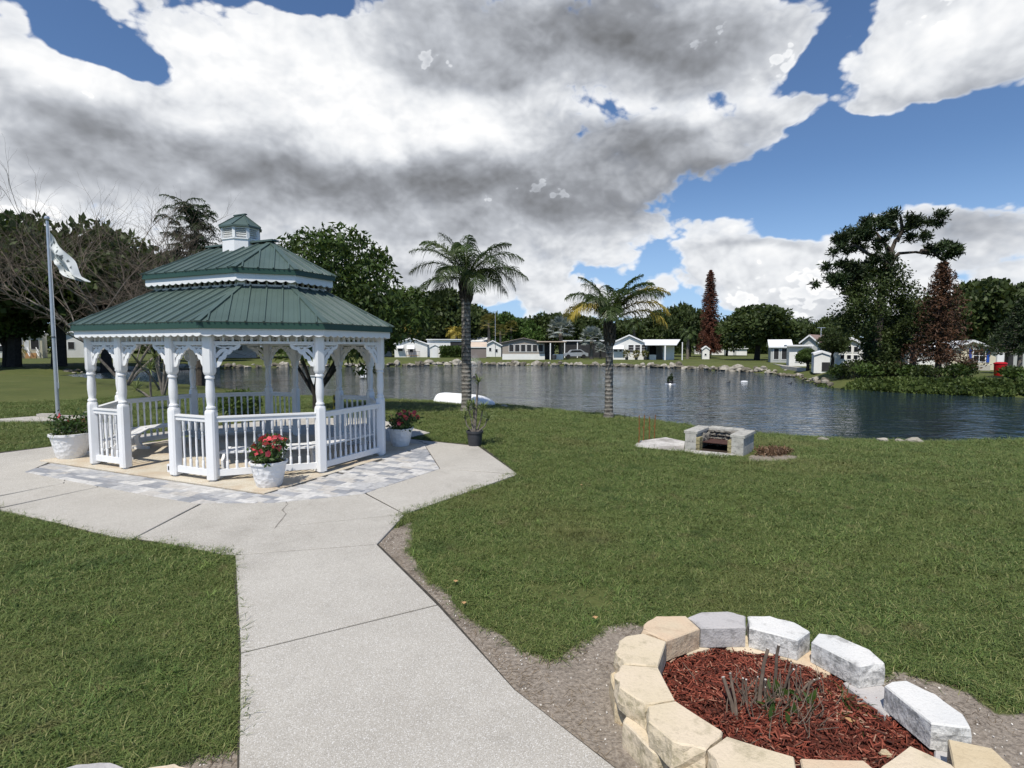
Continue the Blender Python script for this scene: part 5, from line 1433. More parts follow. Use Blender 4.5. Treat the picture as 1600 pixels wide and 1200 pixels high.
def far_wood():
    rng = np.random.default_rng(8); Q = []
    for k, px in enumerate(range(-1500, 3100, 66)):
        D = 165+18*math.sin(k*2.1); p = far_pt(px, D); top = zpix(503+8*math.sin(k*1.7), D)-p.z; rx = 62/F*D
        q = crown_leaves(rng, 30, 70, .84*rx, .84*rx, top*.5, .30*rx, 1.1, 1.4, -.9, .5); Q.append(q+np.array([p.x, p.y, p.z+top*.42]))
    o = obj('far_wood', quad_mesh('far_wood', np.concatenate(Q), M['oak'])); tag(o, 'continuous line of distant dark trees behind the houses', 'wood', kind='stuff')
far_wood()
# tree right behind the gazebo, trunks forking low
def gaz_tree():
    D = 17.6; p = far_pt(492, D); T = thing('mango_like_tree', 'dark leafy tree with low forking trunks right behind the gazebo', 'tree', p, 0); T.name = 'forked_tree'
    rng = np.random.default_rng(41); C = []
    cl = [(520, 400, 38), (560, 395, 40), (590, 440, 36), (545, 450, 50), (500, 440, 45), (480, 395, 30), (610, 480, 42), (560, 500, 50), (510, 500, 45), (640, 470, 30), (655, 492, 24), (630, 505, 36), (465, 470, 35), (500, 545, 26), (548, 545, 26), (590, 535, 26), (522, 382, 16), (600, 410, 20), (460, 545, 20), (575, 575, 14)]
    px2 = D/F
    for (x, y, r) in cl:
        for dy in (-1.0, .5):
            c = np.array([(x-492)*px2, dy*r*px2*1.3+rng.normal()*.3, zpix(y, D)-p.z]); m = int(470*(r/40)**2)
            d = rand_dirs(m, rng, .2); C.append(c+d*r*px2*np.array([1.05, 1.05, .8])*(.35+.65*rng.random((m, 1))**.5))
    C = np.concatenate(C); q = leaf_quads(C, .19, rng, 2.6, -.1, .45); obj('crown', quad_mesh('crown', q, M['bush']), T)
    mb = MB()
    for (x0, x1, y1, dd, r) in ((0, 445, 545, .2, .055), (0, 470, 530, -.4, .05), (.02, 540, 530, .3, .06), (.04, 560, 520, -.3, .055), (-.02, 510, 480, .1, .06), (.02, 575, 500, .5, .04)):
        e = Vector(((x1-492)*px2, dd, zpix(y1, D)-p.z)); mb.tube([(x0, 0, -.05), (x0*1.2, 0, .45), e*.55+Vector((0, 0, .2)), e], [r*1.5, r*1.2, r, r*.5], 7)
    mb.build('trunk', M['bark_dark'], T, True)
gaz_tree()
# bare branching tree on the left
def bare_tree(px, depth, top_py, label, seed, spread, name='bare_tree'):
    p = far_pt(px, depth); T = thing(name, label, 'tree', p, 0); rng = random.Random(seed); Ht = zpix(top_py, depth)-p.z; mb = MB(); mt = MB()
    def br(a, d, L, r, lv):
        n = 4; pts = [a]; dd = d.copy()
        for i in range(n):
            dd = (dd+Vector((rng.gauss(0, .16), rng.gauss(0, .16), rng.gauss(0.03, .12)))).normalized(); pts.append(pts[-1]+dd*L/n)
        (mb if lv < 2 else mt).tube(pts, [r*(1-.55*i/n) for i in range(n+1)], 5 if lv > 1 else 7, cap=False)
        if lv >= 5: return
        k = (5, 5, 4, 3, 2)[lv]
        for j in range(k):
            t = .35+.65*(j+1)/k; i = min(n-1, int(t*n)); q = pts[i].lerp(pts[i+1], t*n-i) if i < n else pts[-1]
            nd = (dd+Vector((rng.gauss(0, spread), rng.gauss(0, spread), rng.gauss(.12, .35)))).normalized()
            br(q, nd, L*rng.uniform(.55, .78), r*.52, lv+1)
    for k in range(4):
        a = k*1.6; br(Vector((0, 0, -.1)), Vector((math.cos(a)*.5, math.sin(a)*.5, 1)).normalized(), Ht*.52, Ht*.0085, 0)
    mb.build('trunk', M['bark_pale'], T); mt.build('twigs', M['dead_twig'], T); return T
bare_tree(195, 30, 318, 'leafless grey tree with tangled twigs left of the gazebo roof', 4, .62)
bare_tree(250, 27, 400, 'smaller bare grey tree just behind the gazebo\'s left end', 9, .7)
# feathery dark conifer like tree behind the cupola
def frondy():
    D = 33; p = far_pt(312, D); T = thing('feathery_tree', 'dark feathery tree rising left of the gazebo cupola', 'tree', p, 0); rng = np.random.default_rng(51); Q = []
    top = zpix(318, D)-p.z
    for k in range(260):
        z = top*(.42+.56*rng.random()); a = rng.random()*6.28; L = 1.55*(1.2-(z/top-.5)*.8)
        q = frond_quads(rng, L, 1.1*rng.random()+.1, 1.3, 12, .36, .06, az=a, hang=.7); q[:, :, 2] += z; q[:, :, 0] += rng.normal()*.35; q[:, :, 1] += rng.normal()*.5; Q.append(q)
    obj('crown', quad_mesh('crown', np.concatenate(Q), M['pine']), T); mb = MB(); mb.tube([(0, 0, -.2), (.1, 0, top*.5), (0, 0, top*.9)], [.25, .18, .05], 8); mb.build('trunk', M['bark'], T, True)
frondy()
# spiky yuccas and palm trunk behind the left rails
def yucca(px, py, stems, label, seed, L=.55, name='yucca', n=46, mat='drac'):
    p = at(px, py); T = thing(name, label, 'plant', p, 0); rng = np.random.default_rng(seed)
    for (dx, dz, r) in stems:
        mb = MB(); mb.tube([(0, 0, -.05), (dx*.5, .0, dz*.55), (dx, 0, dz)], [r*1.3, r, r], 7); mb.build('stem', M['bark_pale'], T, True)
        a = rng.random(n)*6.28; el = -.3+rng.random(n)*1.75; dr = np.stack([np.cos(a)*np.cos(el), np.sin(a)*np.cos(el), np.sin(el)], 1); base = np.tile(np.array([dx, 0, dz]), (n, 1))
        obj('leaf_rosette', quad_mesh('leaf_rosette', blade_mesh_quads(base, dr, L*(.7+.5*rng.random(n)), .045, rng, .25), M[mat]), T)
yucca(236, 622, ((0, 1.15, .035), (-.55, .35, .05)), 'spiky yucca behind the left rails of the gazebo', 61)
yucca(255, 618, ((-.3, 1.6, .05), (.2, 1.9, .06), (.45, 1.2, .05)), 'taller yucca clump with pale stems behind the gazebo entrance', 62, .6)

# fan and feather palms on the far bank; small so the fronds are one crown
def far_palm(px, depth, crown_py, base_py, rad_px, label, mat, kind='fan', seed=0):
    p = far_pt(px, depth); T = thing('fan_palm' if kind == 'fan' else 'small_feather_palm', label, 'palm tree', p, 0, 'palms beyond the pond'); rng = np.random.default_rng(seed+px); z = zpix(crown_py, depth)-p.z; r = rad_px/F*depth
    mb = MB(); mb.tube([(0, 0, -.1), (0, 0, z)], [r*.13+.05, r*.09+.04], 8); mb.build('trunk', M['bark_pale'], T, True); Q = []
    for k in range(34 if kind == 'fan' else 22):
        a = k*2.4; el = 1.35-1.9*(k/34 if kind == 'fan' else k/22)
        if kind == 'fan':
            L = r*.55; c = np.array([math.cos(a)*math.cos(el), math.sin(a)*math.cos(el), math.sin(el)])*L; n = 11; s0 = np.array([-math.sin(a), math.cos(a), 0])
            d0 = c/np.linalg.norm(c)
            for j in range(n):
                f = (j-(n-1)/2)/((n-1)/2)*1.25; d = d0*math.cos(f)+s0*math.sin(f)+np.array([0, 0, -.12*abs(f)]); 
                Q.append(strip(np.array([c, c+d*r*.28, c+d*r*.5+np.array([0, 0, -.06*r])]), np.array([.03*r, .085*r, .01]), updir=np.cross(d0, s0)))
            Q.append(strip(np.array([[0, 0, 0], c]), .02*r+.01))
        else:
            Q.append(frond_quads(rng, r*1.25, el, 1.5, 18, r*.32, r*.045, az=a, hang=.8))
    q = np.concatenate(Q); q[:, :, 2] += z; obj('crown', quad_mesh('crown', q, M[mat]), T)
far_palm(637, 100, 510, 558, 20, 'yellowing feather palm above the white house left of the tall palm', 'palm_y', 'feather', 1)
far_palm(712, 108, 520, 556, 16, 'small yellow green palm left of the tall palm trunk', 'palm_y', 'feather', 2)
far_palm(764, 110, 505, 556, 17, 'olive fan palm just right of the tall palm trunk', 'yellowish', 'fan', 3)
far_palm(782, 104, 518, 556, 13, 'small olive fan palm over the little white house', 'yellowish', 'fan', 4)
far_palm(799, 108, 512, 556, 13, 'fan palm behind the left end of the tan house roof', 'yellowish', 'fan', 5)
far_palm(876, 80, 515, 562, 24, 'larger silver fan palm by the tan house porch', 'silver', 'fan', 6)
far_palm(924, 80, 528, 563, 21, 'lower silver fan palm left of the yellowing palm trunk', 'silver', 'fan', 7)
far_palm(938, 84, 545, 562, 10, 'smallest silver fan palm at the yellowing palm trunk', 'silver', 'fan', 8)
far_palm(990, 98, 505, 560, 17, 'green feather palm above the white gabled house', 'palm', 'feather', 9)
far_palm(1074, 82, 520, 562, 15, 'drooping green palm right of the white gabled house', 'palm', 'feather', 10)
far_palm(1426, 34, 520, 580, 30, 'spiky green palm between the pine and the brown conifer', 'palm', 'fan', 11)
far_palm(1256, 88, 505, 560, 14, 'slender palm behind the brown roofed house', 'palm', 'feather', 12)
far_palm(30, 86, 545, 560, 16, 'small yellow palm in front of the cream house', 'palm_y', 'feather', 13)

def conifer(px, depth, top_py, base_py, half_px, label, mat, seed, droop=.1, tiers=34, trunk='bark', taper=1.0, fill=1., low=.10):
    p = far_pt(px, depth); T = thing('conifer', label, 'tree', p, 0); rng = np.random.default_rng(seed); top = zpix(top_py, depth)-p.z; R0 = half_px/F*depth; Q = []; mb = MB()
    mb.tube([(0, 0, -.2), (0, 0, top*.5), (0, 0, top)], [.05*top*.35+.06, .04*top*.3+.04, .02], 8)
    for i in range(tiers):
        t = i/(tiers-1); z = top*(low+(.99-low)*t); L = R0*((1-t)**taper*.92+.10)*(.8+.35*rng.random())
        for k in range(8):
            a = k*2*PI/8+i*.7+rng.normal()*.2; el = .05+.45*t-.15; n = 6
            pts = np.array([[math.cos(a)*L*f*math.cos(el), math.sin(a)*L*f*math.cos(el), z+math.sin(el)*L*f-droop*L*f*f] for f in np.linspace(0, 1, n)])
            mb.tube([tuple(q) for q in pts[::2]], [.02*L+.01, .012*L, .004], 4, cap=False)
            m = int((34+26*L)*fill); ii = rng.integers(0, n-1, m); f = rng.random(m)[:, None]; C = pts[ii]*(1-f)+pts[ii+1]*f+rng.normal(size=(m, 3))*.07*L*np.array([1, 1, .6])
            Q.append(leaf_quads(C, .10*R0**.5+.04, rng, 3.2, -.1))
    mb.build('trunk', M[trunk], T); obj('needles', quad_mesh('needles', np.concatenate(Q), M[mat]), T); return T
conifer(1107, 86, 422, 545, 17, 'tall narrow dead reddish conifer beyond the pond', 'rust', 71, .3, 40, taper=.5, fill=3.2)
conifer(1466, 31, 412, 585, 52, 'brown dying conifer with layered branches on the right bank', 'dry', 72, .05, 26, taper=.75, low=.17, fill=.85)
conifer(1572, 36, 500, 585, 42, 'dark green layered conifer hanging over the red bin', 'pine', 73, .05, 14, taper=.9, low=.48)
conifer(1593, 30, 470, 590, 40, 'grey trunked dark conifer at the right edge of the frame', 'pine', 74, .0, 16, 'bark_pale', taper=.8, low=.36)

# the big pine with a vine covered trunk
def pine():
    D = 33.; p = far_pt(1370, D); T = thing('pine_tree', 'big pine with clumped umbrella crown and vine covered trunk on the right bank', 'tree', p, 0); rng = np.random.default_rng(81); k = D/F
    X = lambda px: (px-1370)*k; Z = lambda py: zpix(py, D)-p.z
    mb = MB(); mb.tube([(0, 0, -.3), (X(1368), 0, Z(520)), (X(1376), .1, Z(430)), (X(1384), 0, Z(408))], [.34, .28, .2, .17], 10)
    limbs = [((1384, 410), (1388, 395), (1372, 378), (1340, 372), 0), ((1384, 410), (1400, 395), (1430, 392), (1470, 398), .2), ((1380, 415), (1350, 400), (1320, 385), (1300, 392), -.2), ((1382, 400), (1392, 375), (1405, 362), (1430, 352), .1), ((1384, 405), (1380, 380), (1370, 360), (1345, 352), .3), ((1392, 378), (1396, 360), (1390, 345), (1385, 340), -.2), ((1430, 392), (1450, 394), (1462, 405), (1475, 412), 0), ((1372, 440), (1340, 430), (1315, 440), (1300, 445), .2)]
    for *pts, dy in limbs:
        mb.tube([(X(x), dy*i, Z(y)) for i, (x, y) in enumerate(pts)], [.13, .10, .075, .03], 6)
    mb.build('trunk', M['bark'], T, True)
    cl = [(1305, 378, 14), (1322, 368, 15), (1340, 375, 15), (1330, 360, 14), (1350, 350, 15), (1362, 362, 13), (1385, 342, 14), (1400, 348, 14), (1398, 362, 10), (1420, 350, 12), (1436, 345, 14), (1446, 352, 10), (1416, 370, 13), (1350, 385, 11), (1300, 390, 10), (1318, 390, 9),
          (1445, 388, 12), (1462, 392, 14), (1480, 388, 12), (1488, 396, 9), (1472, 402, 9), (1294, 432, 14), (1310, 442, 13), (1300, 415, 12), (1328, 428, 15), (1345, 415, 16), (1318, 412, 10), (1290, 445, 9), (1365, 412, 14), (1375, 372, 9)]
    Q = []
    for i_, (x, y, r) in enumerate(cl):
        for dy in (-.5, .5):
            c = np.array([X(x)+rng.normal()*.1, dy*r*k*2+rng.normal()*.2, Z(y)]); c = c+rng.normal(size=3)*.12; m = int(250*(r/12)**2); d = rand_dirs(m, rng, .2); C = c+d*r*k*np.array([1., 1., .85])*(.1+.85*rng.random((m, 1))**.8)*(.8+.35*np.sin(d[:, :1]*6+i_)*np.sin(d[:, 2:]*7)); Q.append(leaf_quads(C, .26, rng, 4., .3))
    obj('needles', quad_mesh('needles', np.concatenate(Q), M['pine']), T); Q = []
    for i in range(330):
        t = rng.random(); y = 418+172*t; hw = (14+36*math.sin(PI*min(1, t*.92+.12))) if t < .85 else 24; hw = hw if t < .6 else 20; x = (1364 if t < .6 else 1374)+(rng.random()**.7*rng.choice([-1, 1]))*hw; c = np.array([X(x), rng.normal()*hw*k*.4, Z(y)]); r = .38+.3*rng.random()
        m = 85; d = rand_dirs(m, rng, .2); Q.append(leaf_quads(c+d*r*(.3+.7*rng.random((m, 1))), .15, rng, 1.7, .2))
    obj('vine', quad_mesh('vine', np.concatenate(Q), M['oak']), T)
pine()

# ------------------------------------------------------------------ houses across the water
M['shingle_white'] = M['white_roof']
def window(parent, cx, z0, z1, w, y, cols=1, rows=1, frame='white', pane='dark_glass', fw=.05):
    f = MB(); h = z1-z0; zc = (z0+z1)/2
    f.box((cx, y-.02, z1-fw/2), (w, .05, fw)); f.box((cx, y-.02, z0+fw/2), (w, .05, fw))
    for s in (-1, 1): f.box((cx+s*(w/2-fw/2), y-.02, zc), (fw, .05, h-2*fw-.002))
    for k in range(1, cols): f.box((cx-w/2+w*k/cols, y-.022, zc), (fw*.7, .04, h-2*fw-.004))
    for k in range(1, rows): f.box((cx, y-.018, z0+h*k/rows), (w-2*fw-.004, .03, fw*.6))
    o = f.build('window', M[frame], parent)
    p = MB(); p.box((cx, y-.001, zc), (w-fw, .016, h-fw)); p.build('pane', M[pane], o)
    return o
def house(name, label, pxl, pxr, depth, wall='white_wall', roof='white_roof', style='gable', ridge=None, eave=528, base_py=None, length=9., wins=(), doors=(), skirt=None, over=.25, rz=0., cat='house', group=None, fascia='white', extra=None, trim=True):
    xl, xr = (pxl-800)/F*depth, (pxr-800)/F*depth; cx = (xl+xr)/2; th0 = math.atan2(cx, depth)*.85; ck = math.cos(th0); W = (xr-xl)*ck; g = gz(cx, depth)
    T = thing(name, label, cat, (cx, depth, g), rz-th0, group)
    ze = zpix(eave, depth)-g; zr = (zpix(ridge, depth)-g) if ridge else ze
    L = length; w2 = W/2
    mb = MB()
    if style == 'gable':
        mb.add([(-w2, 0, 0), (w2, 0, 0), (w2, 0, ze), (0, 0, zr-.08), (-w2, 0, ze), (-w2, L, 0), (w2, L, 0), (w2, L, ze), (0, L, zr-.08), (-w2, L, ze)],
               [(0, 1, 2, 3, 4), (6, 5, 9, 8, 7), (1, 6, 7, 2), (5, 0, 4, 9)])
    else: mb.box((0, L/2, ze/2), (W, L, ze))
    mb.build('wall', M[wall], T)
    mb = MB(); th = .07; o = over
    if style == 'gable':
        sl = (zr-ze)/w2; a = (-w2-o, ze-sl*o); b = (0, zr); c = (w2+o, ze-sl*o)
        for (p, q) in ((a, b), (b, c)):
            vs = [(p[0], -o, p[1]), (q[0], -o, q[1]), (q[0], L+o, q[1]), (p[0], L+o, p[1])]; mb.add(vs+[(x, y, z+th) for x, y, z in vs], [(0, 3, 2, 1), (4, 5, 6, 7), (0, 1, 5, 4), (1, 2, 6, 5), (2, 3, 7, 6), (3, 0, 4, 7)])
        mb.build('roof', M[roof], T)
        if trim:
            mb = MB()
            for (p, q) in ((a, b), (b, c)): mb.bar((p[0], -o-.02, p[1]-.03), (q[0], -o-.02, q[1]-.03), .035, .14, up=(0, 0, 1))
            mb.build('gable_trim', M[fascia], T)
    elif style == 'side':
        sl = (zr-ze)/(L/2)
        for s0, s1 in ((-o, L/2), (L/2, L+o)):
            z0 = zr-sl*abs(s0-L/2); z1 = zr-sl*abs(s1-L/2); vs = [(-w2-o, s0, z0), (w2+o, s0, z0), (w2+o, s1, z1), (-w2-o, s1, z1)]
            mb.add(vs+[(x, y, z+th) for x, y, z in vs], [(0, 3, 2, 1), (4, 5, 6, 7), (0, 1, 5, 4), (1, 2, 6, 5), (2, 3, 7, 6), (3, 0, 4, 7)])
        for s in (-1, 1): mb.add([(s*w2, 0, ze), (s*w2, L, ze), (s*w2, L/2, zr)], [(0, 1, 2)])
        mb.build('roof', M[roof], T)
        mb = MB(); mb.box((0, -o-.02, ze-sl*o-.02), (W+2*o, .03, .14)); mb.build('fascia', M[fascia], T)
    else:
        mb.box((0, L/2-.1, ze+.06), (W+2*o, L+.2+o, .14)); mb.build('roof', M[roof], T)
    X = lambda px: ((px-800)/F*depth-cx)*ck; Z = lambda py: zpix(py, depth)-g
    for wn in wins:
        x0, y0, x1, y1 = wn[:4]; kw = wn[4] if len(wn) > 4 else {}
        window(T, (X(x0)+X(x1))/2, Z(y1), Z(y0), X(x1)-X(x0), 0, **kw)
    for dn in doors:
        x0, y0, x1, y1, mt = dn; m2 = MB(); m2.box(((X(x0)+X(x1))/2, -.01, (Z(y0)+max(0, Z(y1)))/2), (X(x1)-X(x0), .05, Z(y0)-max(0, Z(y1)))); m2.build('door', M[mt], T)
    if skirt:
        m2 = MB(); zt = Z(skirt[0]); m2.box((0, -.03, zt/2-.02), (W+.02, .06, zt)); m2.build('skirting', M[skirt[1]], T)
    if extra: extra(T, X, Z)
    return T
HG = 'white homes across the pond'
def awn(T, x0, y0, x1, y1, X, Z, mt='white_roof'):
    mb = MB(); a, b, zt, zb = X(x0), X(x1), Z(y0), Z(y1); mb.add([(a, -.02, zt), (b, -.02, zt), (b, -.75, zb), (a, -.75, zb), (a, -.02, zt-.04), (b, -.02, zt-.04), (b, -.75, zb-.04), (a, -.75, zb-.04)], [(0, 3, 2, 1), (4, 5, 6, 7), (0, 1, 5, 4), (1, 2, 6, 5), (2, 3, 7, 6), (3, 0, 4, 7)]); mb.build('awning', M[mt], T)
def porch_post(T, px, y, X, Z, top, r=.07, mt='white'):
    mb = MB(); mb.box((X(px), y, Z(top)/2), (r*2, r*2, Z(top))); mb.build('porch_post', M[mt], T)
# white gabled house left of the tall palm
def ex(T, X, Z):
    awn(T, 620, 540, 631, 544, X, Z); awn(T, 636, 540, 648, 545, X, Z)
    m2 = MB(); m2.box((X(645), -1.0, .35), (2.2, 1.0, .08)); m2.build('deck', M['wood'], T)
    for k in range(9):
        m2 = MB(); m2.box((X(636)+k*.28, -1.5, .5), (.05, .05, 1.0)); m2.build('railing_post', M['dark_pot'], T)
    m2 = MB(); m2.box((X(646), -1.5, 1.0), (2.4, .05, .06)); m2.build('railing', M['dark_pot'], T)
house('house', 'white gabled house with two small awnings left of the tall palm', 617, 668, 96, ridge=528, eave=537, length=13, wins=((622, 544, 630, 549), (640, 543, 646, 551)), extra=ex, group=HG)
house('house', 'long low white roofed home behind the white gabled house', 668, 732, 103, style='flat', eave=531, length=6, doors=((704, 534, 728, 541, 'screen'),), group=HG)
house('garden_shed', 'small white gabled shed beside the hedge', 672, 688, 93, ridge=538, eave=542, length=3, cat='shed', doors=((676, 543, 684, 559, 'white'),), over=.1)
house('garden_shed', 'brown shed with pale tan roof just right of the tall palm trunk', 734, 760, 90, wall='taupe_wall', roof='tan_roof', style='side', ridge=535, eave=542, length=3, cat='shed', over=.1)
house('house', 'narrow white gabled house between the brown shed and the tan house', 757, 783, 100, ridge=532, eave=539, length=10, wins=((764, 543, 768, 549), (773, 545, 778, 551)), group=HG)
house('house', 'long white roofed home behind the brown shed', 730, 800, 112, style='side', ridge=527, eave=533, length=8, group=HG)
def ex3(T, X, Z):
    porch_post(T, 859, -1.2, X, Z, 536); 
    m2 = MB(); m2.box((X(861), 1.5, Z(534)), (4.1, 5.4, .12)); m2.build('porch_roof', M['tan_roof'], T)
    m2 = MB(); m2.box((X(856), .9, Z(536)/2), (1.9, .05, Z(536))); m2.build('porch_screen', M['screen'], T)
    m2 = MB(); m2.lathe([(.34, .1), (.36, .2), (.36, .62), (.3, .68)], 14, (X(865), -.5)); m2.build('air_conditioner', M['dark_pot'], T)
    m2 = MB(); m2.box((X(872), .4, .38), (1.5, .05, .76)); m2.build('low_wall', M['white_wall'], T)
house('house', 'tan house with six dark windows and white skirting in the middle of the far bank', 785, 851, 77, wall='tan_wall', roof='tan_roof', ridge=528.5, eave=535.5, length=11, wins=tuple((795+9.2*k, 538, 803+9.2*k, 550, {'pane': 'screen'}) for k in range(6)), skirt=(553, 'white_wall'), extra=ex3, fascia='dark_pot')
def ex4(T, X, Z):
    for x in (882, 902, 925, 948): porch_post(T, x, -.1, X, Z, 533)
house('carport', 'open white roofed carport right of the tan house with a silver car under it', 880, 962, 90, wall='screen', style='flat', eave=533, length=.3, over=.3, cat='carport', extra=ex4)
def ex5(T, X, Z):
    awn(T, 957, 540, 974, 545, X, Z)
    m2 = MB(); zt = Z(536)
    m2.add([(X(1006), -1.8, zt-.25), (X(1053), -1.8, zt-.25), (X(1066), 4, zt+.55), (X(1006), 4, zt+.55), (X(1006), -1.8, zt-.33), (X(1053), -1.8, zt-.33), (X(1066), 4, zt+.45), (X(1006), 4, zt+.45)], [(0, 1, 2, 3), (4, 7, 6, 5), (0, 4, 5, 1), (1, 5, 6, 2), (2, 6, 7, 3), (3, 7, 4, 0)]); m2.build('porch_roof', M['white_roof'], T)
    porch_post(T, 1036, -1.7, X, Z, 540, .09); porch_post(T, 1062, -1.2, X, Z, 535, .06)
    m2 = MB(); m2.box((X(1030), 3.5, 1.1), (4.4, .1, 2.2)); m2.build('porch_back_wall', M['grey_wall'], T)
    m2 = MB(); m2.box((X(1043), 1.0, 1.0), (1.5, 2.5, 2.0)); m2.build('storage_closet', M['white_wall'], T)
    m2 = MB(); m2.box((X(1022), 3.4, 1.0), (.9, .08, 2.0)); m2.build('porch_door', M['screen'], T)
    m2 = MB(); m2.box((X(1019), -.1, .35), (.9, .5, .7)); m2.build('storage_box', M['white_wall'], T)
house('house', 'white gabled house with three dark windows right of the yellowing palm', 955, 1010, 77, ridge=523.5, eave=536, length=12, wins=((981, 538.5, 990, 551, {'rows': 3, 'pane': 'screen'}), (991.5, 538.5, 1000, 551, {'rows': 3, 'pane': 'screen'}), (1001.5, 538.5, 1010, 551, {'rows': 3, 'pane': 'screen'}), (958, 545, 965, 550), (967, 545, 972, 550)), extra=ex5, group=HG, roof='white_roof')
for i, (px, lab) in enumerate(((979, 'left potted shrub before the three window house'), (994, 'middle potted shrub before the three window house'), (1008, 'right potted shrub before the three window house'))):
    p = far_pt(px, 75.5); T = thing('potted_shrub', lab, 'planter', p, 0, 'potted shrubs before the white house'); mb = MB(); mb.lathe([(.18, 0), (.25, .38)], 10); mb.build('pot', M['dark_pot'], T)
    rg = np.random.default_rng(i); d = rand_dirs(170, rg, .4); obj('foliage', quad_mesh('foliage', leaf_quads(d*np.array([.4, .4, .45])+np.array([0, 0, .8]), .3, rg, 2.4, .7), M['yellowish']), T)
house('garden_shed', 'small pale garden shed at the foot of the dead conifer', 1097, 1108, 80, ridge=541, eave=545, length=3, cat='shed', over=.1, wins=((1100, 552, 1104, 556),))
house('house', 'far small white house with a rounded window right of the dead conifer', 1112, 1132, 125, ridge=537, eave=541, length=8, wins=((1122, 545, 1126, 549),), group=HG)
house('house', 'farther white house partly behind the big dark oak', 1134, 1166, 120, style='flat', eave=545, length=6, doors=((1145, 547, 1150, 555, 'grey_wall'),), group=HG)
house('house', 'distant pale house low behind the dead conifer trunk', 1085, 1112, 140, ridge=538, eave=542, length=8, group=HG)
house('house', 'white roofed dark porch house at the inlet right of the big dark oak', 1204, 1234, 62, wall='grey_wall', style='side', ridge=531, eave=541, length=5, wins=((1208, 544, 1217, 562, {'pane': 'screen'}), (1220, 544, 1229, 562, {'pane': 'screen'})), group=HG)
house('house', 'flat roofed white block house at the inlet', 1233, 1264, 50, style='flat', eave=541, length=4, wins=((1242, 552, 1252, 566, {'cols': 2}),), group=HG)
house('house', 'brown shingled gabled house behind the white block house', 1252, 1276, 60, roof='brown_roof', wall='grey_wall', ridge=523.5, eave=533, length=6, rz=-.35, wins=((1262, 538, 1268, 546, {'cols': 2}),))
house('garden_shed', 'small white round topped shed on the inlet bank', 1272, 1296, 40, ridge=549, eave=553, length=2.5, cat='shed', over=.05, doors=((1284, 566, 1296, 580, 'screen'),))
house('house', 'white house with a grid of six dark windows left of the pine trunk', 1306, 1352, 47, ridge=528, eave=540, length=7, wins=tuple((1312+10*i, y0, 1320+10*i, y1) for i in range(3) for y0, y1 in ((541, 551), (554, 562))), group=HG)
house('garden_shed', 'pale siding shed with one dark window right of the pine trunk', 1386, 1412, 37, wall='grey_wall', style='side', ridge=541, eave=551, length=2.5, cat='shed', over=.1, wins=((1392, 555, 1407, 570, {'rows': 2, 'pane': 'screen'}),))
def ex9(T, X, Z):
    for x in (1515.5, 1541): 
        m2 = MB(); m2.box((X(x), -.05, (Z(545)+Z(566))/2), (.17, .05, Z(545)-Z(566))); m2.build('shutter', M['blue'], T)
    m2 = MB(); m2.box((X(1500), -.6, .2), (3.4, 1.1, .4)); m2.build('terrace', M['concrete'], T)
house('house', 'pale house with blue shutters beside the red bin', 1486, 1552, 42, ridge=532, eave=545, length=7, wall='cream_wall', wins=((1519, 545, 1538, 566, {'rows': 2, 'cols': 2}),), extra=ex9, roof='grey_roof')
house('house', 'white roofed home at the right edge behind the red bin', 1556, 1640, 46, wall='grey_wall', style='flat', eave=541, length=6, doors=((1560, 547, 1570, 572, 'white'), (1576, 548, 1584, 574, 'screen')))
house('house', 'long white roofed home at the back near the blue shuttered house', 1420, 1500, 54, style='side', ridge=533, eave=545, length=7, group=HG)
def ex0(T, X, Z):
    m2 = MB()
    for k in range(4): m2.box((X(50), -.5-.3*k, .42-.11*k), (1.3, .3, .84-.22*k))
    m2.build('steps', M['wood'], T)
    for sx in (44, 57):
        m2 = MB(); m2.bar((X(sx), -.2, 1.75), (X(sx+5), -1.7, 1.0), .06, .06); m2.bar((X(sx), -.2, 1.1), (X(sx+5), -1.7, .35), .06, .06)
        for k in range(5): m2.box((X(sx)+.09*k*1.3, -.3-.3*k, 1.35-.16*k), (.05, .05, .8))
        m2.build('stair_rail', M['white'], T)
house('house', 'cream porch house with wooden steps seen left of the flagpole', 20, 66, 86, wall='cream_wall', style='side', ridge=517, eave=522, length=7, wins=((25, 530, 38, 545, {'pane': 'screen'}), (49, 530, 62, 546, {'pane': 'screen'})), doors=((40, 532, 47, 552, 'white'),), extra=ex0)
house('house', 'white walled house just right of the flagpole', 94, 134, 92, ridge=518, eave=526, length=9, wins=((108, 534, 118, 546, {'pane': 'screen'}),), group=HG)
house('house', 'white house at the left edge of the frame', -60, 8, 90, style='side', ridge=520, eave=528, length=7, wins=((-4, 540, 5, 550),), group=HG)
house('house', 'tan roofed white house seen through the gazebo', 335, 400, 90, roof='tan_roof', style='side', ridge=528, eave=534, length=7, wins=((350, 540, 358, 548), (372, 540, 380, 548)))
house('house', 'white house seen through the right side of the gazebo', 455, 520, 95, style='side', ridge=529, eave=535, length=7, wins=((470, 541, 478, 549), (495, 541, 503, 549)), group=HG)
house('house', 'low white house left of the white gabled one beside the gazebo', 575, 612, 104, style='side', ridge=528, eave=533, length=7, doors=((596, 540, 612, 549, 'screen'),), group=HG)

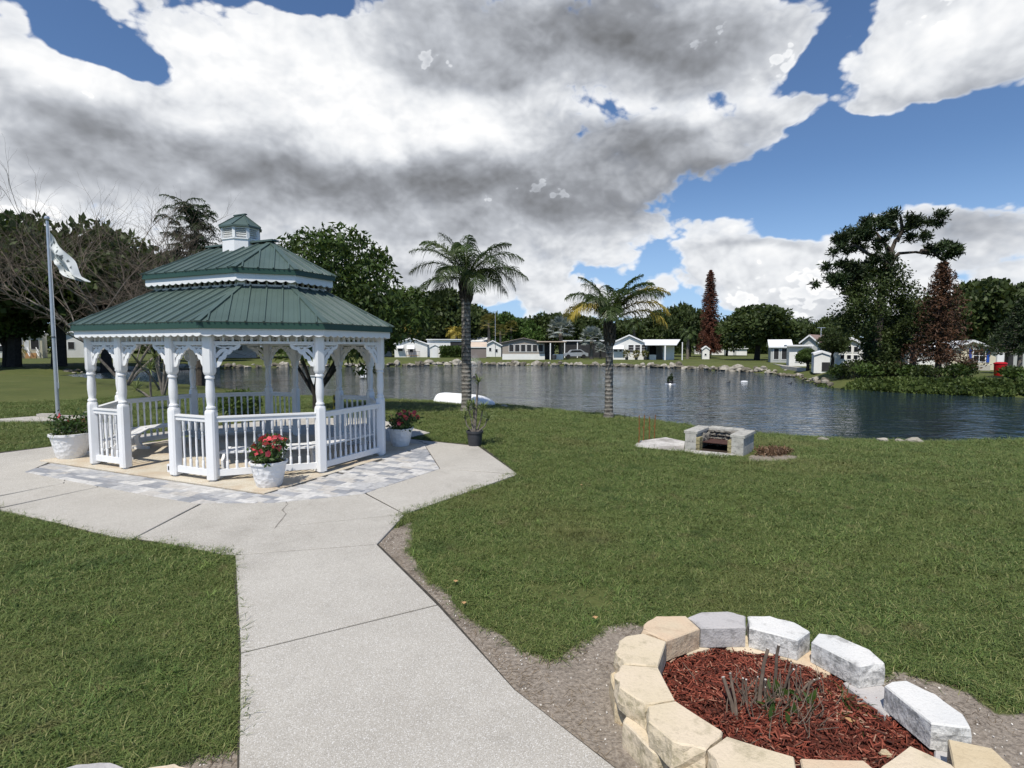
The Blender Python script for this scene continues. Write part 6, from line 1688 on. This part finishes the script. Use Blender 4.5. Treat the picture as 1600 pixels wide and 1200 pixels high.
def small_box_car():
    D = 86; p = far_pt(899, D); T = thing('parked_car', 'silver car parked under the white carport', 'car', p, 0); L = 3.6; w = 1.7
    prof = [(-1.9, .35), (-1.9, .75), (-1.2, .88), (-.75, 1.35), (.75, 1.4), (1.45, .95), (1.9, .85), (1.9, .35)]
    mb = MB(); n = len(prof); mb.add([(x, -w/2, z) for x, z in prof]+[(x, w/2, z) for x, z in prof], [tuple(range(n)), tuple(range(2*n-1, n-1, -1))]+[(i, n+i, n+(i+1) % n, (i+1) % n) for i in range(n)]); mb.build('body', M['steel'], T)
    mb = MB(); mb.add([(-.95, -w/2-.01, .92), (1.1, -w/2-.01, .98), (.65, -w/2-.01, 1.3), (-.65, -w/2-.01, 1.27)], [(0, 1, 2, 3)]); mb.build('side_window', M['dark_glass'], T)
    for x in (-1.2, 1.2):
        for y in (-w/2, w/2):
            mb = MB(); mb.tube([(x, y-.1, .32), (x, y+.1, .32)], .32, 14); mb.build('wheel', M['black'], T)
small_box_car()
mb = MB(); mb.lathe([(.26, 0), (.28, .05), (.31, .70), (.34, .72), (.33, .78), (.2, .84)], 16)
p = far_pt(1563, 33); o = mb.build('bin', M['red'], None, True, loc=(p.x, p.y, p.z-.0)); tag(o, 'bright red round bin on the right bank terrace', 'bin')
mb = MB(); mb.lathe([(.24, 0), (.27, .6), (.30, .62)], 12); p = far_pt(1572, 33.4); o = mb.build('bin', M['dark_pot'], None, True, loc=(p.x, p.y, p.z)); tag(o, 'dark bin standing beside the bright red bin', 'bin')
# paved strips at the inlet
mb = MB(); q = [at(x, y) for x, y in ((1208, 569), (1235, 573.5), (1262, 579), (1248, 580.5), (1222, 575))]; mb.prism([(v.x, v.y) for v in q], .0, .34, .0); o = mb.build('patio', M['concrete']); tag(o, 'narrow concrete patio before the inlet houses', None, kind='structure')

# ------------------------------------------------------------------ hedge, bank plants, shore rocks
def hedge(pxl, pxr, depth, top, label, mat='bush', dep=1.6, n=2600, name='hedge', size=.3):
    xl, xr = (pxl-800)/F*depth, (pxr-800)/F*depth; g = gz((xl+xr)/2, depth); h = zpix(top, depth)-g; rng = np.random.default_rng(int(pxl)); T = thing(name, label, 'hedge', ((xl+xr)/2, depth, g), 0)
    C = rng.random((n, 3))*np.array([xr-xl, dep, h]); f = rng.integers(0, 3, n); C[f == 0, 1] = 0; C[f == 1, 2] = h; C += rng.normal(size=(n, 3))*.08; C[:, 0] -= (xr-xl)/2
    obj('foliage', quad_mesh('foliage', leaf_quads(C, size, rng, 1.5, .3), M[mat]), T)
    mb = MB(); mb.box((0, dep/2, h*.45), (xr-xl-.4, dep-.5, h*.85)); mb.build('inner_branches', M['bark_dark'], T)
hedge(688, 722, 92, 543, 'clipped dark hedge left of the tall palm trunk')
FARP = [np.array(p) for p in far_w][::-1]   # left to right
def along(px_list, back):
    out = []
    for x, y in px_list: out.append(on_plane(x, y, WATER))
    return out
def bank_plants():
    rng = np.random.default_rng(15); pts = [on_plane(x, y, WATER) for x, y in ((1285, 603), (1310, 608.5), (1400, 613.5), (1500, 618), (1600, 621), (1750, 626), (1900, 630))]
    Q = []; N = 900
    for i in range(N):
        t = rng.random()*(len(pts)-1); k = int(t); f = t-k; a, b = np.array(pts[k]), np.array(pts[k+1]); p = a+(b-a)*f; nrm = np.array([b[1]-a[1], -(b[0]-a[0])]); nrm = nrm/np.linalg.norm(nrm); nrm = nrm if nrm[1] > 0 else -nrm
        off = rng.random()**.9*2.0; p = p+nrm*off; ramp = min(1, t*1.4); h = gz(*p)+(-.02+.07*rng.random())*(.35+.65*ramp); r = .13+.16*rng.random(); m = 46; d = rand_dirs(m, rng, .3)
        Q.append(leaf_quads(np.array([p[0], p[1], h])+d*r*np.array([1.2, 1, .8])*(.4+.6*rng.random((m, 1))), .17, rng, 1.6, .5))
    o = obj('bank_plants', quad_mesh('bank_plants', np.concatenate(Q), M['bank'])); tag(o, 'dense green ground cover along the right bank of the pond', 'ground cover', kind='stuff')
bank_plants()
def shore_rocks():
    rng = np.random.default_rng(19); cnt = 0
    sec = [(100, 240, 'rock shaded by the left oaks'), (240, 470, 'rock seen across through the gazebo'), (470, 620, 'rock across behind the gazebo\'s right post'), (620, 735, 'rock below the white gabled house'),
           (735, 880, 'rock below the tan house'), (880, 960, 'rock below the carport'), (960, 1080, 'rock below the three window house'), (1080, 1180, 'rock below the dead conifer'), (1180, 1300, 'rock at the inlet')]
    far = [(x, y) for x, y in far_px if -420 < x < 1900]; far.sort(); xs = np.array([p[0] for p in far]); ys = np.array([p[1] for p in far])
    for a, b, lab in sec:
        n = int((b-a)/6.0) if a < 620 else int((b-a)/3.3); n = int(n*1.2) if a in (620, 1180) else n
        for i in range(n):
            px = a+(b-a)*(i+rng.random())/n; py = np.interp(px, xs, ys); x, y = on_plane(px, py, WATER); D = y
            r2 = rng.random(); back = .1+.9*r2 if a != 620 else .1+2.2*r2
            if a == 1180: back = .1+1.6*r2
            x2, y2 = x*(1+back/D), y+back; w = (.38+.85*rng.random()**1.8)*(1.0 if D > 50 else .62)
            tone = 'dull ' if rng.random() < .5 else 'pale '
            o = obj('shore_rock', (ROCKS if tone == 'pale ' else ROCKS_D)[rng.integers(7)], None, (x2, y2, WATER+.04+min(back, 1.4)*.28*rng.random()+w*.05)); o.scale = (w*1.15, w*.8, w*(.6+.7*rng.random())); o.rotation_euler = (0, 0, rng.random()*6.28); tag(o, ('small ' if w < .55*(1 if D > 50 else .62) else 'large ' if w > .85*(1 if D > 50 else .62) else 'mid sized ')+tone+lab+(', touching the water' if back < .5 else ', up on the grass edge' if back > .8 else ''), 'rock', 'rocks lining the far shore'); cnt += 1
    return cnt
shore_rocks()

# ------------------------------------------------------------------ things in and beside the water
def spray():
    D = 41.; x = (741-800)/F*D; T = thing('fountain', 'thin white fountain spray in the pond behind the tall palm trunk', 'fountain', (x, D, WATER), 0); rng = np.random.default_rng(91)
    mb = MB(); mb.lathe([(.45, -.05), (.5, 0), (.45, .06), (.12, .10), (.08, .2)], 16); mb.build('float', M['black'], T)
    n = 2600; az = rng.random(n)*6.28; v = .25+.65*rng.random(n)**.7; t = rng.random(n)**.8; hh = 1.95*(.75+.3*rng.random(n))
    C = np.column_stack([np.cos(az)*v*t, np.sin(az)*v*t, .15+hh*4*np.clip(t*(1-t*.97), 0, 1)*(.55+.45*(1-v))]); C += rng.normal(size=(n, 3))*.03
    q = leaf_quads(C, .05, rng, 3., -.8)
    m, tt, b = base_mat('spray_water', .3, .5); b.inputs['Base Color'].default_value = (.85, .88, .9, 1); b.inputs['Alpha'].default_value = .32
    obj('spray', quad_mesh('spray', q, m), T)
spray()
def floating_mound():
    D = 35.; x = (1048-800)/F*D; T = thing('floating_planter', 'dark plant mound on a small pale float in the pond', 'floating planter', (x, D, WATER), 0); rng = np.random.default_rng(92)
    mb = MB(); mb.lathe([(.30, -.03), (.34, 0), (.32, .03), (.2, .04)], 18); mb.build('float', M['steel'], T, True)
    C = np.concatenate([rand_dirs(220, rng, .3)*np.array([.15, .12, .20])+np.array([-.02, 0, .25]), rand_dirs(70, rng)*np.array([.06, .05, .16])+np.array([.07, 0, .48])]); obj('plant', quad_mesh('plant', leaf_quads(C, .10, rng, 1.8, .4), M['pine']), T)
    mb = MB(); mb.lathe([(.20, .03), (.20, .12), (.15, .22)], 12); mb.build('pot', M['black'], T)
floating_mound()
for (px, py, w, mt, nm, lab) in ((1163, 596, .5, 'white', 'float', 'flat white float near the big dark oak\'s reflection'), (1138, 597.5, .26, 'black', 'duck', 'dark duck left of the flat white float'), (1234, 599.5, .26, 'black', 'duck', 'dark duck near the inlet rocks')):
    x, y = on_plane(px, py, WATER); mb = MB(); mb.lathe([(.2, -.05), (.5, 0), (.42, .12), (.15, .2)], 12)
    if nm == 'duck': mb.tube([(.3, 0, .1), (.45, 0, .35), (.6, 0, .36)], [.12, .1, .03], 6)
    o = mb.build(nm, M[mt], None, True, loc=(x, y, WATER)); o.scale = (w, w*.6, w*(.5 if nm == 'float' else 1)); tag(o, lab, nm)
def signs():
    p = at(568, 619); D = p.y; T = thing('sign', 'small white notice sign on a dark post at the pond edge behind the gazebo', 'sign', p, .0)
    Z = lambda py: zpix(py, D)-p.z; k = D/F
    mb = MB(); mb.tube([(0, 0, -.1), (0, 0, Z(588))], .035, 8); mb.build('post', M['black'], T)
    mb = MB(); mb.box((0, -.03, (Z(572)+Z(583.5))/2), (10*k, .012, 11*k)); mb.build('panel', M['white'], T)
    mb = MB(); mb.box((0, -.03, (Z(584.5)+Z(590))/2), (10*k, .012, 5*k)); mb.build('panel', M['white'], T)
    mb = MB(); z = (Z(574)+Z(580))/2
    for sx in (-1, 1): mb.box((sx*.045-.02, -.04, z), (.012, .005, .07))
    mb.bar((-.065+.0, -.0405, z+.03), (-.02+.0, -.0405, z-.03), .004, .012); mb.box((.045, -.04, z+.03), (.04, .006, .012)); mb.box((.045, -.04, z-.03), (.04, .006, .012)); mb.box((.065, -.0395, z), (.012, .004, .05))
    for i in range(3): mb.box((0, -.04, Z(586)-.03*i), (.17, .004, .010))
    mb.build('lettering', M['black'], T)
    p = at(490, 622); D = p.y; k = D/F; T = thing('birdhouse', 'white box on a thin white post at the pond edge behind the gazebo', 'birdhouse', p, .2); Z = lambda py: zpix(py, D)-p.z
    mb = MB(); mb.tube([(0, 0, -.1), (0, 0, Z(600))], .03, 8); mb.build('post', M['white'], T)
    mb = MB(); zc = (Z(588)+Z(600))/2; mb.box((0, 0, zc), (.19, .19, Z(588)-Z(600))); mb.build('box', M['white'], T)
    mb = MB(); mb.bar((-.13, 0, Z(588)+.02), (.13, 0, Z(588)+.02), .26, .02); mb.build('roof', M['white'], T)
    p = at(524, 640); D = p.y; k = D/F; T = thing('marker_post', 'short yellow post with dark panels behind the gazebo', 'post', p, 0); Z = lambda py: zpix(py, D)-p.z
    mb = MB(); mb.box((0, 0, Z(617)/2), (.11, .11, Z(617))); mb.build('post', M['post_yellow'], T)
    for a_, b_ in ((619, 625), (629, 634)):
        mb = MB(); mb.box((0, -.06, (Z(a_)+Z(b_))/2), (.05, .01, Z(a_)-Z(b_))); mb.build('dark_panel', M['black'], T)
signs()
# tall thin pole and antenna behind the houses
for px, D, top, lab in ((774, 100, 487, 'thin tall grey pole behind the little white house'), (1281, 62, 512, 'pole with a small crossbar behind the brown roofed house')):
    p = far_pt(px, D); mb = MB(); h = zpix(top, D)-p.z; mb.tube([(0, 0, 0), (0, 0, h)], .06, 6); mb.box((0, 0, h), (.9, .06, .06)); o = mb.build('utility_pole', M['steel'], None, loc=p); tag(o, lab, 'pole')
# fallen leaves on the lawn, shell bits in the soil
for (px, py, lab) in ((712, 909, 'brown dry leaf on the grass near the walk edge'), (930, 966, 'tan dry leaf on the grass above the block ring'), (725, 943, 'small yellow leaf on the bare strip beside the walk'), (908, 758, 'small tan leaf on the open lawn')):
    x, y = on_plane(px, py, .05); mb = MB(); mb.add([(0, -.03, 0), (.035, 0, .012), (.0, .045, .0), (-.035, .0, .014)], [(0, 1, 2, 3)]); o = mb.build('dry_leaf', M['wood'], None, loc=(x, y, .055)); o.scale = (.6, .6, .6); tag(o, lab, 'leaf')
def shells():
    rng = np.random.default_rng(66); P = rng.uniform([-1.5, 1.6], [3.2, 5.6], (9000, 2)); s = soil(P); P = P[(s > .6) & ~poly_in(P, PAVEN)]; P = P[:1500]
    n = len(P); C = np.column_stack([P, height(P)+.004]); q = leaf_quads(C, .011, rng, 1.3, .2); m = simple('shell_bits', (.60, .57, .52), .7, .2, 40); o = obj('shell_fragments', quad_mesh('shell_fragments', q, m)); tag(o, 'pale shell and gravel fragments scattered in the bare soil', 'gravel', kind='stuff')
shells()

def thatch():
    rng = np.random.default_rng(67); P = rng.uniform([-1.6, 1.4], [3.4, 6.2], (26000, 2)); s = soil(P); P = P[(s > .25) & ~poly_in(P, PAVEN) & (np.hypot(P[:, 0]-1.4, P[:, 1]-2.7) > .95)]
    nz = np.array([noise.noise(Vector((x*4, y*4, 9))) for x, y in P]); d, _ = poly_dist(P, PAVEN, np.roll(PAVEN, -1, 0)); P = P[(nz > .12) | (d < .12)][:3800]
    n = len(P); base = np.column_stack([P, height(P)+.003]); a = rng.random(n)*6.28; e = rng.random(n)*.45; dr = np.stack([np.cos(a)*np.cos(e), np.sin(a)*np.cos(e), np.sin(e)], 1)
    q = blade_mesh_quads(base, dr, .03+.05*rng.random(n), .0035, rng, .5, 2); m = leafmat('dry_thatch', [(.05, .035, .025), (.12, .085, .055), (.24, .19, .13)], trans=.05)
    o = obj('dry_thatch', quad_mesh('dry_thatch', q, m)); tag(o, 'dead brown grass and rootlets on the bare strip beside the walk', 'dead grass', kind='stuff')
thatch()
def lawn_weeds():
    """coarse bright tufts standing out of the lawn"""
    rng = np.random.default_rng(68); Q = []
    for k in range(150):
        r = 2.4+9*rng.random()**1.3; a = rng.uniform(-.75, .75); x, y = r*math.sin(a), r*math.cos(a); P = np.array([[x, y]])
        if poly_in(P, PAVEN)[0] or poly_in(P, POND)[0] or soil(P)[0] > .6 or math.hypot(x-1.4, y-2.7) < .95: continue
        n = 22; az = rng.random(n)*6.28; e = .5+rng.random(n)*.9; dr = np.stack([np.cos(az)*np.cos(e), np.sin(az)*np.cos(e), np.sin(e)], 1)
        Q.append(blade_mesh_quads(np.tile([x, y, gz(x, y)], (n, 1))+rng.normal(size=(n, 3))*np.array([.02, .02, 0]), dr, .10+.07*rng.random(n), .0065, rng, .9, 3))
    o = obj('lawn_weeds', quad_mesh('lawn_weeds', np.concatenate(Q), M['weed'])); tag(o, 'taller coarse tufts scattered through the lawn', 'grass', kind='stuff')
M['weed'] = leafmat('weed_blade', [(.05, .10, .02), (.10, .17, .04), (.19, .25, .07)])
lawn_weeds()

for k, (px, D, w, h, lab) in enumerate(((1312, 34, .7, .9, 'dark low shrub at the left end of the right bank'), (1336, 33, .9, 1.1, 'rounded dark shrub left of the vine covered pine trunk'), (1356, 32, .8, .8, 'shrub at the foot of the vine covered pine'),
        (1398, 32, .9, .9, 'shrub just right of the vine covered pine trunk'), (1424, 31, .8, .7, 'low shrub before the pale siding shed'), (1446, 30, .7, .7, 'low shrub left of the brown conifer trunk'), (1492, 30, .8, .8, 'spiky low shrub right of the brown conifer trunk'), (1512, 31, .6, 1.0, 'small upright shrub below the blue shutters'), (1584, 29, .7, .7, 'low shrub at the right edge by the red bin'))):
    rg = np.random.default_rng(300+k); p = far_pt(px, D); T = thing('shrub', lab, 'shrub', p, 0, 'shrubs on the right bank'); d = rand_dirs(700, rg, .3); C = d*np.array([w, w*.8, h*.5])*(.4+.6*rg.random((700, 1)))+np.array([0, 0, h*.5]); C[:, 2] = np.abs(C[:, 2])
    obj('foliage', quad_mesh('foliage', leaf_quads(C, .17, rg, 2., .5), M['oak' if k % 2 else 'bush']), T)
    mb = MB()
    for j in range(5): mb.tube([(0, 0, -.1), (.4*w*math.cos(j*1.3), .4*w*math.sin(j*1.3), h*.6)], [.03, .012], 5)
    mb.build('stems', M['bark'], T)

def burnt_patch():
    q = [at(x, y) for x, y in ((1172, 703), (1200, 700.5), (1232, 703), (1246, 707), (1238, 712), (1205, 716), (1176, 713))]; rg = np.random.default_rng(70); c = sum(q, Vector())/len(q)
    Q = []; n = 2600; w = rg.dirichlet(np.ones(len(q))*.55, n); P = w@np.array([[v.x, v.y] for v in q]); base = np.column_stack([P, height(P)+.02+.03*rg.random(n)])
    Q = leaf_quads(base, .07, rg, 3., .1); m = leafmat('dead_leaf_litter', [(.03, .018, .012), (.075, .042, .026), (.19, .12, .07)], trans=.05)
    o = obj('leaf_litter', quad_mesh('leaf_litter', Q, m)); tag(o, 'dark brown patch of dead litter right of the fire pit', 'litter', kind='stuff')
burnt_patch()
